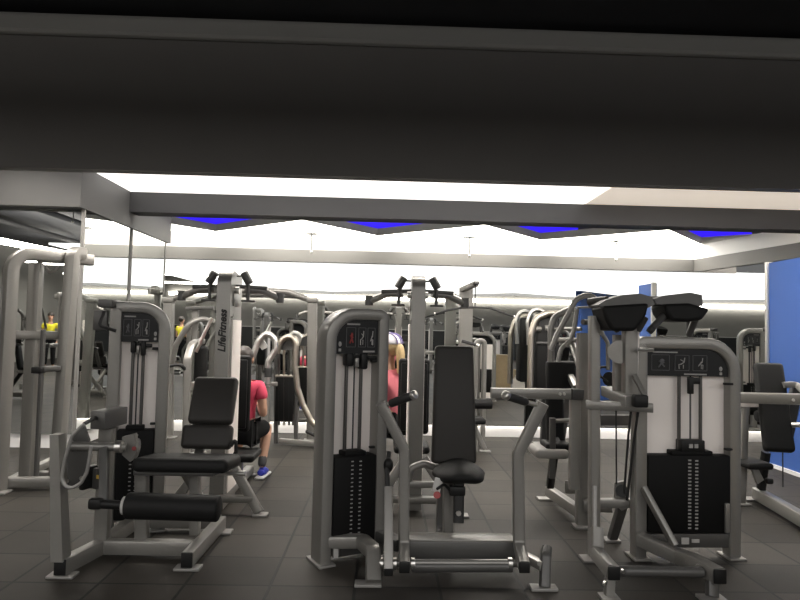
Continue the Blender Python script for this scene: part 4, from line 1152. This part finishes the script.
def person(label, J, face, cloth, loc, legs='bare', hair='dark_hair', cap=False, shoe='blue_shoe', long_hair=False, pants='black_cloth', group=None):
    """J: joints (world points). face: unit vector the head looks along."""
    r = thing('person', label, 'person', loc, group)
    J = {k: Vector(v) for k, v in J.items()}
    n = {}
    face = Vector(face).normalized()
    up = (J['crown'] - J['neck']).normalized()
    sidev = face.cross(up).normalized()
    n['pelvis'] = (J['pelvis'], 0.125, 0.10)
    n['belly'] = (J['pelvis'].lerp(J['chest'], 0.45), 0.108, 0.088)
    n['chest'] = (J['chest'], 0.125, 0.095)
    n['base'] = (J['neck'] - up * 0.03, 0.075, 0.06)
    n['neck'] = (J['neck'] + up * 0.03, 0.05, 0.05)
    hd = J['neck'] + up * 0.11
    n['jaw'] = (hd + face * 0.025, 0.066, 0.072)
    n['skull'] = (hd + up * 0.075 - face * 0.005, 0.078, 0.092)
    n['top'] = (hd + up * 0.14 - face * 0.01, 0.052, 0.062)
    e = [('pelvis', 'belly'), ('belly', 'chest'), ('chest', 'base'), ('base', 'neck'), ('neck', 'jaw'), ('jaw', 'skull'), ('skull', 'top')]
    for s in 'lr':
        sh, el, wr = J['sh_' + s], J['el_' + s], J['wr_' + s]
        hp, kn, an = J['hip_' + s], J['kn_' + s], J['an_' + s]
        n['sh' + s] = (sh, 0.055, 0.055); n['ua' + s] = (sh.lerp(el, 0.5), 0.046, 0.046)
        n['el' + s] = (el, 0.037, 0.037); n['fa' + s] = (el.lerp(wr, 0.35), 0.038, 0.038); n['wr' + s] = (wr, 0.025, 0.022)
        hdv = (wr - el).normalized()
        palm = wr + hdv * 0.05
        n['pa' + s] = (palm, 0.034, 0.017)
        e += [('chest', 'sh' + s), ('sh' + s, 'ua' + s), ('ua' + s, 'el' + s), ('el' + s, 'fa' + s), ('fa' + s, 'wr' + s), ('wr' + s, 'pa' + s)]
        n['hp' + s] = (hp, 0.085, 0.085); n['th' + s] = (hp.lerp(kn, 0.5), 0.073, 0.073); n['kn' + s] = (kn, 0.053, 0.053)
        n['cf' + s] = (kn.lerp(an, 0.3), 0.055, 0.052); n['an' + s] = (an, 0.034, 0.036)
        e += [('pelvis', 'hp' + s), ('hp' + s, 'th' + s), ('th' + s, 'kn' + s), ('kn' + s, 'cf' + s), ('cf' + s, 'an' + s)]
    body = skinned(n, e, 'pelvis', 'body', 'skin', r)
    # fingers: five short bent chains from each palm
    for s in 'lr':
        el, wr = J['el_' + s], J['wr_' + s]
        hv = (wr - el).normalized(); ac = hv.cross(Z if abs(hv.z) < 0.9 else Y).normalized(); dn = hv.cross(ac)
        if dn.z > 0: dn = -dn
        fn, fe = {'p': (wr + hv * 0.055, 0.012, 0.010)}, []
        for k in range(4):
            off = ac * (0.027 - 0.018 * k); ln = (0.072, 0.080, 0.075, 0.060)[k]
            a = wr + hv * 0.085 + off
            fn['a%d' % k] = (a, 0.009, 0.009); fn['b%d' % k] = (a + hv * ln * 0.5 + dn * 0.006, 0.008, 0.008); fn['c%d' % k] = (a + hv * ln * 0.8 + dn * 0.03, 0.007, 0.007)
            fe += [('p', 'a%d' % k), ('a%d' % k, 'b%d' % k), ('b%d' % k, 'c%d' % k)]
        t = wr + hv * 0.03 + ac * 0.034
        fn['t0'] = (t, 0.011, 0.011); fn['t1'] = (t + hv * 0.035 + ac * 0.016, 0.009, 0.009); fn['t2'] = (t + hv * 0.06 + ac * 0.012 + dn * 0.012, 0.008, 0.008)
        fe += [('p', 't0'), ('t0', 't1'), ('t1', 't2')]
        skinned(fn, fe, 'p', 'hand', 'skin', body, 1)
    # face
    RF = basis(sidev, face)                      # x side, y forward, z up
    h0 = hd + up * 0.062
    MB().ball(h0 + face * 0.098 - up * 0.025, (0.014, 0.02, 0.024), 10, 8, RF).build('nose', 'skin', body, 60)
    for s in (-1, 1):
        MB().ball(h0 + face * 0.085 + sidev * s * 0.03 + up * 0.008, (0.013, 0.008, 0.007), 8, 6, RF).build('eye', 'eye', body, 60)
        MB().ball(h0 + sidev * s * 0.082 - up * 0.01, (0.01, 0.022, 0.032), 8, 6, RF).build('ear', 'skin', body, 60)
    MB().ball(h0 + face * 0.085 - up * 0.068, (0.024, 0.008, 0.008), 8, 6, RF).build('mouth', 'ink_red', body, 60)
    hc = hd + up * 0.085 - face * 0.018
    h = MB().ball(hc, (0.091, 0.103, 0.10), 18, 12, RF)
    for i, v in enumerate(h.v):
        q = v - hc
        if q.dot(up) < -0.02 and q.dot(face) > 0: h.v[i] = hc + up * max(q.dot(up), -0.02) + face * min(q.dot(face), 0.05) + sidev * q.dot(sidev) * 0.95
    h.build('hair', hair, r, 70)
    if long_hair:
        skinned({'a': (hc - face * 0.075 + up * 0.03, 0.06, 0.045), 'b': (hc - face * 0.095 - up * 0.06, 0.062, 0.042), 'c': (hc - face * 0.105 - up * 0.16, 0.055, 0.036), 'd': (hc - face * 0.085 - up * 0.27, 0.03, 0.022)},
                [('a', 'b'), ('b', 'c'), ('c', 'd')], 'a', 'hair_length', hair, r)
    if cap:
        cc = hd + up * 0.105 - face * 0.01
        c = MB().ball(cc, (0.098, 0.112, 0.095), 24, 14, RF)
        c.v = [cc + (v - cc) - up * min(0, (v - cc).dot(up) + 0.005) for v in c.v]
        cp_ = c.build('cap', 'cap_white', r, 60)
        for s in (-0.045, 0.0, 0.045):
            MB().tube([cc + RF @ Vector((s * 1.1 + 0.1 * math.sin(a) * 0.0, 0.114 * math.cos(a) * (1 - abs(s) * 2), 0.098 * math.sin(a))) for a in [PI * k / 10 for k in range(11)]], 0.006, 6).build('cap_stripe', 'cap_purple', cp_)
        bp_ = [cc + RF @ Vector((0.085 * math.cos(a), 0.09 + 0.085 * math.sin(a), -0.004 - 0.012 * math.sin(a))) for a in [PI * k / 10 for k in range(11)]]
        MB().prism(bp_, up * 0.008).build('cap_peak', 'black_cloth', cp_, 0)
    # jersey, shorts, socks, shoes
    c = {}
    c['b'] = (n['pelvis'][0] - Z * 0.035, 0.146, 0.126); c['m'] = (n['belly'][0], 0.128, 0.108); c['c'] = (n['chest'][0], 0.146, 0.116); c['n'] = (J['neck'] - up * 0.045, 0.085, 0.07)
    ce = [('b', 'm'), ('m', 'c'), ('c', 'n')]
    for s in 'lr':
        sh, el = J['sh_' + s], J['el_' + s]
        c['s' + s] = (sh, 0.07, 0.07); c['u' + s] = (sh.lerp(el, 0.55), 0.062, 0.062)
        ce += [('c', 's' + s), ('s' + s, 'u' + s)]
    skinned(c, ce, 'b', 'jersey', cloth, r)
    p = {'p': (n['pelvis'][0] - Z * 0.02, 0.138, 0.122)}; pe = []
    for s in 'lr':
        hp, kn, an = J['hip_' + s], J['kn_' + s], J['an_' + s]
        p['h' + s] = (hp, 0.102, 0.102); p['t' + s] = (hp.lerp(kn, 0.5), 0.09, 0.09); p['k' + s] = (hp.lerp(kn, 0.9), 0.08, 0.08)
        pe += [('p', 'h' + s), ('h' + s, 't' + s), ('t' + s, 'k' + s)]
        if legs == 'long':
            p['c' + s] = (kn.lerp(an, 0.5), 0.07, 0.07); p['a' + s] = (an + (kn - an) * 0.06, 0.055, 0.055)
            pe += [('k' + s, 'c' + s), ('c' + s, 'a' + s)]
    skinned(p, pe, 'p', 'shorts' if legs != 'long' else 'trousers', pants, r)
    for s in 'lr':
        kn, an, to = J['kn_' + s], J['an_' + s], J['toe_' + s]
        if legs != 'long':
            skinned({'a': (an, 0.042, 0.044), 'b': (an.lerp(kn, 0.32), 0.05, 0.05)}, [('a', 'b')], 'a', 'sock', 'grey_cloth', r, 1)
        fw = Vector((to.x - an.x, to.y - an.y, 0)).normalized()
        fl = 0.028
        so = skinned({'h': (Vector((an.x, an.y, 0.055)) - fw * 0.045, 0.04, 0.036), 'm': (Vector((an.x, an.y, 0.055)) + fw * 0.05, 0.046, 0.038), 't': (Vector((an.x, an.y, 0.045)) + fw * 0.16, 0.04, 0.028), 'u': (an + Z * 0.0, 0.045, 0.045)},
                     [('h', 'm'), ('m', 't'), ('m', 'u')], 'm', 'shoe', shoe, r)
        MB().box(Vector((an.x, an.y, 0.014)) + fw * 0.06, (0.29, 0.088, 0.026), basis(fw, Z.cross(fw)), 0.012, 3).build('sole', 'white_sole', so)
    return r


def seated(px, d, seat_z, yaw, lean=(0, 0), spread=0.16, knee_out=0.13, foot_fwd=0.02, arms=None, height=1.0):
    """joints of a seated figure facing the direction yaw (0 = towards the mirror)"""
    f = Vector((math.sin(yaw), math.cos(yaw), 0)); s = Vector((f.y, -f.x, 0))
    c = V((px - 385) / 600 * d, d, 0)
    J = {}
    pel = c + Z * (seat_z + 0.12)
    J['pelvis'] = pel
    ln = f * lean[0] + s * lean[1]
    J['chest'] = pel + Z * 0.33 * height + ln * 0.6
    J['neck'] = pel + Z * 0.50 * height + ln
    J['crown'] = J['neck'] + Z * 0.26 + ln * 0.1
    for k, q in (('l', -1), ('r', 1)):
        J['sh_' + k] = J['chest'] + s * q * spread + Z * 0.10
        J['hip_' + k] = pel + s * q * 0.085 - Z * 0.02
        J['kn_' + k] = pel + f * 0.40 + s * q * knee_out - Z * 0.02
        J['an_' + k] = Vector((0, 0, 0.095)) + (pel + f * (0.40 + foot_fwd) + s * q * (knee_out + 0.02)) * 1.0
        J['an_' + k].z = 0.095
        J['toe_' + k] = J['an_' + k] + f * 0.15
        e = arms[k] if arms else ((0.05, 0.06, -0.26), (0.24, 0.0, -0.22))
        J['el_' + k] = J['sh_' + k] + f * e[0][0] + s * q * e[0][1] + Z * e[0][2]
        J['wr_' + k] = J['sh_' + k] + f * e[1][0] + s * q * e[1][1] + Z * e[1][2]
    return J, c


J, c = seated(247.5, 5.62, 0.36, 0.10, lean=(-0.02, 0.0), arms={'l': ((0.02, 0.05, -0.27), (0.22, -0.05, -0.20)), 'r': ((-0.02, 0.05, -0.27), (0.21, -0.06, -0.22))}, knee_out=0.12, foot_fwd=-0.22, spread=0.155, height=0.96)
person('person in a red jersey, black shorts and blue shoes, seated facing the mirror', J, (0.1, 1, 0), 'red_cloth', c, hair='dark_hair')
J, c = seated(395, 5.72, 0.45, -0.9, lean=(0.03, -0.02), arms={'l': ((0.10, 0.04, -0.25), (0.34, 0.0, -0.16)), 'r': ((0.10, 0.04, -0.25), (0.34, 0.0, -0.16))}, spread=0.16, height=1.03)
person('person in a pink jersey and striped cap with long blond hair, seated', J, (-0.85, 0.5, 0), 'pink_cloth', c, hair='blond', cap=True, long_hair=True)


def standing(x, d, yaw):
    f = Vector((math.sin(yaw), math.cos(yaw), 0)); s = Vector((f.y, -f.x, 0))
    c = V(x, d, 0); J = {}
    J['pelvis'] = c + Z * 0.93; J['chest'] = c + Z * 1.25; J['neck'] = c + Z * 1.44; J['crown'] = c + Z * 1.70
    for k, q in (('l', -1), ('r', 1)):
        J['sh_' + k] = c + s * q * 0.18 + Z * 1.37; J['el_' + k] = c + s * q * 0.25 + Z * 1.09 - f * 0.02; J['wr_' + k] = c + s * q * 0.22 + Z * 0.90 + f * 0.14
        J['hip_' + k] = c + s * q * 0.09 + Z * 0.90; J['kn_' + k] = c + s * q * 0.10 + Z * 0.49 + f * 0.03; J['an_' + k] = c + s * q * 0.11 + Z * 0.095
        J['toe_' + k] = J['an_' + k] + f * 0.15
    return J, c


J, c = standing(-7.0, -4.5, 2.6)
person('person in a yellow jersey and dark trousers standing far back, seen in the back mirror', J, (0.5, -0.85, 0), 'yellow_cloth', c, legs='long', shoe='black_cloth')
J, c = standing(-10.2, -4.7, 0.4)
person('person in a yellow jersey standing far back, seen between the uprights of the cable frame', J, (0.3, 1, 0), 'yellow_cloth', c, legs='long', shoe='black_cloth')

# ================================================================ the gym seen in the mirrors
o = MB().box(V(2.66, 2.6, 0.46), (0.46, 0.5, 0.92), None, 0.006).build('plyo_box', 'plywood', smooth=0)
tag(o, 'tall plywood jump box, taller of the two in the mirror', 'box')
o = MB().box(V(3.22, 2.55, 0.29), (0.36, 0.5, 0.58), None, 0.006).build('plyo_box', 'plywood', smooth=0)
tag(o, 'low plywood jump box beside the tall one in the mirror', 'box')
oc = [V(3.03 + 0.17 * math.cos(a) * 0.95, 2.98, 0.36 + 0.27 * math.sin(a)) for a in [PI / 8 + PI / 4 * k for k in range(8)]]
o = MB().prism(oc, (0, 0.06, 0)).build('balance_board', 'cream', smooth=0)
o.location.z = -0.11
tag(o, 'pale octagonal board leaning against the plywood boxes in the mirror', 'board')

copies = [(ARM, -2.4, -0.9, PI, 'pad-arm machine deep in the mirror, above the reclined backrest'),
          (COL_B, -3.6, -2.2, PI * 1.02, 'column machine deep in the mirror beside the lettered column'),
          (LOOP, -4.6, -1.4, PI * 1.1, 'loop-handled machine deep in the mirror next to the leg extension tower'),
          (BENT, 2.6, -1.6, PI, 'bent-arm machine deep in the mirror by the plywood boxes'),
          (ARM, 4.2, -4.4, PI, 'pad-arm machine deep in the mirror in front of the dumbbell racks'),
          (LEG, 5.5, 7.55, PI, 'leg extension machine whose tower shows in the mirror next to the blue pillar'),
          (LEG, 5.41, 6.2, PI, 'leg extension machine whose tower shows in the mirror above the wide weight tower'),
          (LEG, -4.3, 1.0, PI, 'leg extension machine seen low in the back mirror'),
          (ARM, 7.2, 0.9, PI, 'pad-arm machine behind the blue wall end, seen at the far side of the mirror'),
          (PRESS, -5.6, -0.6, PI * 0.9, 'seated press seen in the mirror between the column and the tower'),
          (PRESS, 5.4, -2.5, PI, 'seated press with its tower beside the dumbbell racks in the mirror'),
          (LEG, -2.6, -3.2, PI, 'leg extension machine far in the middle of the mirror'),
          (CABLE, -7.3, 0.0, PI * 0.8, 'cable frame far back in the forward mirror'),
          (CABLE, -4.5, -4.6, PI, 'cable frame far back in the back mirror'),
          (COL_B, -8.6, 1.5, PI, 'column machine seen in the forward mirror between the uprights'),
          (COL_B, 1.6, -4.2, PI, 'column machine far in the middle of the mirror'),
          (LAT, -1.2, -5.5, PI, 'lat pulldown machine far in the mirror'),
          (LAT, 6.8, -4.6, PI, 'lat pulldown machine by the rear wall in the mirror'),
          (LOOP, -6.6, 2.6, PI * 0.5, 'loop-handled machine at the side of the gym in the mirror')]
for src, x, d, rz, lab in copies:
    dup(src, V(x, d, 0), rz, lab, 'machines seen only in the mirrors')

# dumbbell racks along the rear wall
def rack(x, lab, short):
    r = thing('dumbbell_rack', lab, 'rack', V(x, -13.6, 0), 'dumbbell racks')
    for s in (-1, 1):
        MB().rect([V(x + s * 1.05, -13.7, 0.02), V(x + s * 1.05, -13.7, 1.3)], 0.07, 0.3, nrm=Y).build('rack_post', 'frame_dark', r)
    for z in (0.35, 0.75, 1.15):
        MB().box(V(x, -13.62, z), (2.1, 0.32, 0.04)).build('rack_shelf', 'frame_dark', r)
    for j, z in enumerate((0.35, 0.75, 1.15)):
        for k in range(7):
            xx = x - 0.9 + 0.3 * k
            p = V(xx, -13.6, z + 0.085)
            b = MB()
            b.cyl(p - Y * 0.12, p + Y * 0.12, 0.016, 8)
            for s in (-1, 1):
                b.cyl(p + Y * s * 0.07, p + Y * s * 0.14, 0.062, 10, ch=0.01)
            o = b.build('dumbbell', ('rubber', 'chrome', 'rubber')[j])
            tag(o, '%s dumbbell on the %s shelf of the %s' % (('black', 'chrome', 'black')[j], ('bottom', 'middle', 'top')[j], short), 'dumbbell', 'dumbbells on the ' + short + ' ' + ('bottom', 'middle', 'top')[j])
rack(4.6, 'dark dumbbell rack under the rear grey wall in the mirror', 'grey-wall rack')
rack(-4.0, 'dark dumbbell rack at the darker end of the rear wall', 'dark-end rack')

# ================================================================ light and view
w = bpy.data.worlds.new('World'); sc.world = w; w.use_nodes = True
w.node_tree.nodes['Background'].inputs['Color'].default_value = (0.5, 0.5, 0.52, 1)
w.node_tree.nodes['Background'].inputs['Strength'].default_value = 0.0
vs = sc.view_settings
vs.view_transform = 'Standard'; vs.look = 'None'; vs.exposure = 0.0; vs.gamma = 1.0
vs.use_curve_mapping = False
sc.cycles.max_bounces = 8
sc.cycles.glossy_bounces = 5
sc.cycles.diffuse_bounces = 4
sc.cycles.sample_clamp_indirect = 6.0
sc.cycles.use_denoising = True
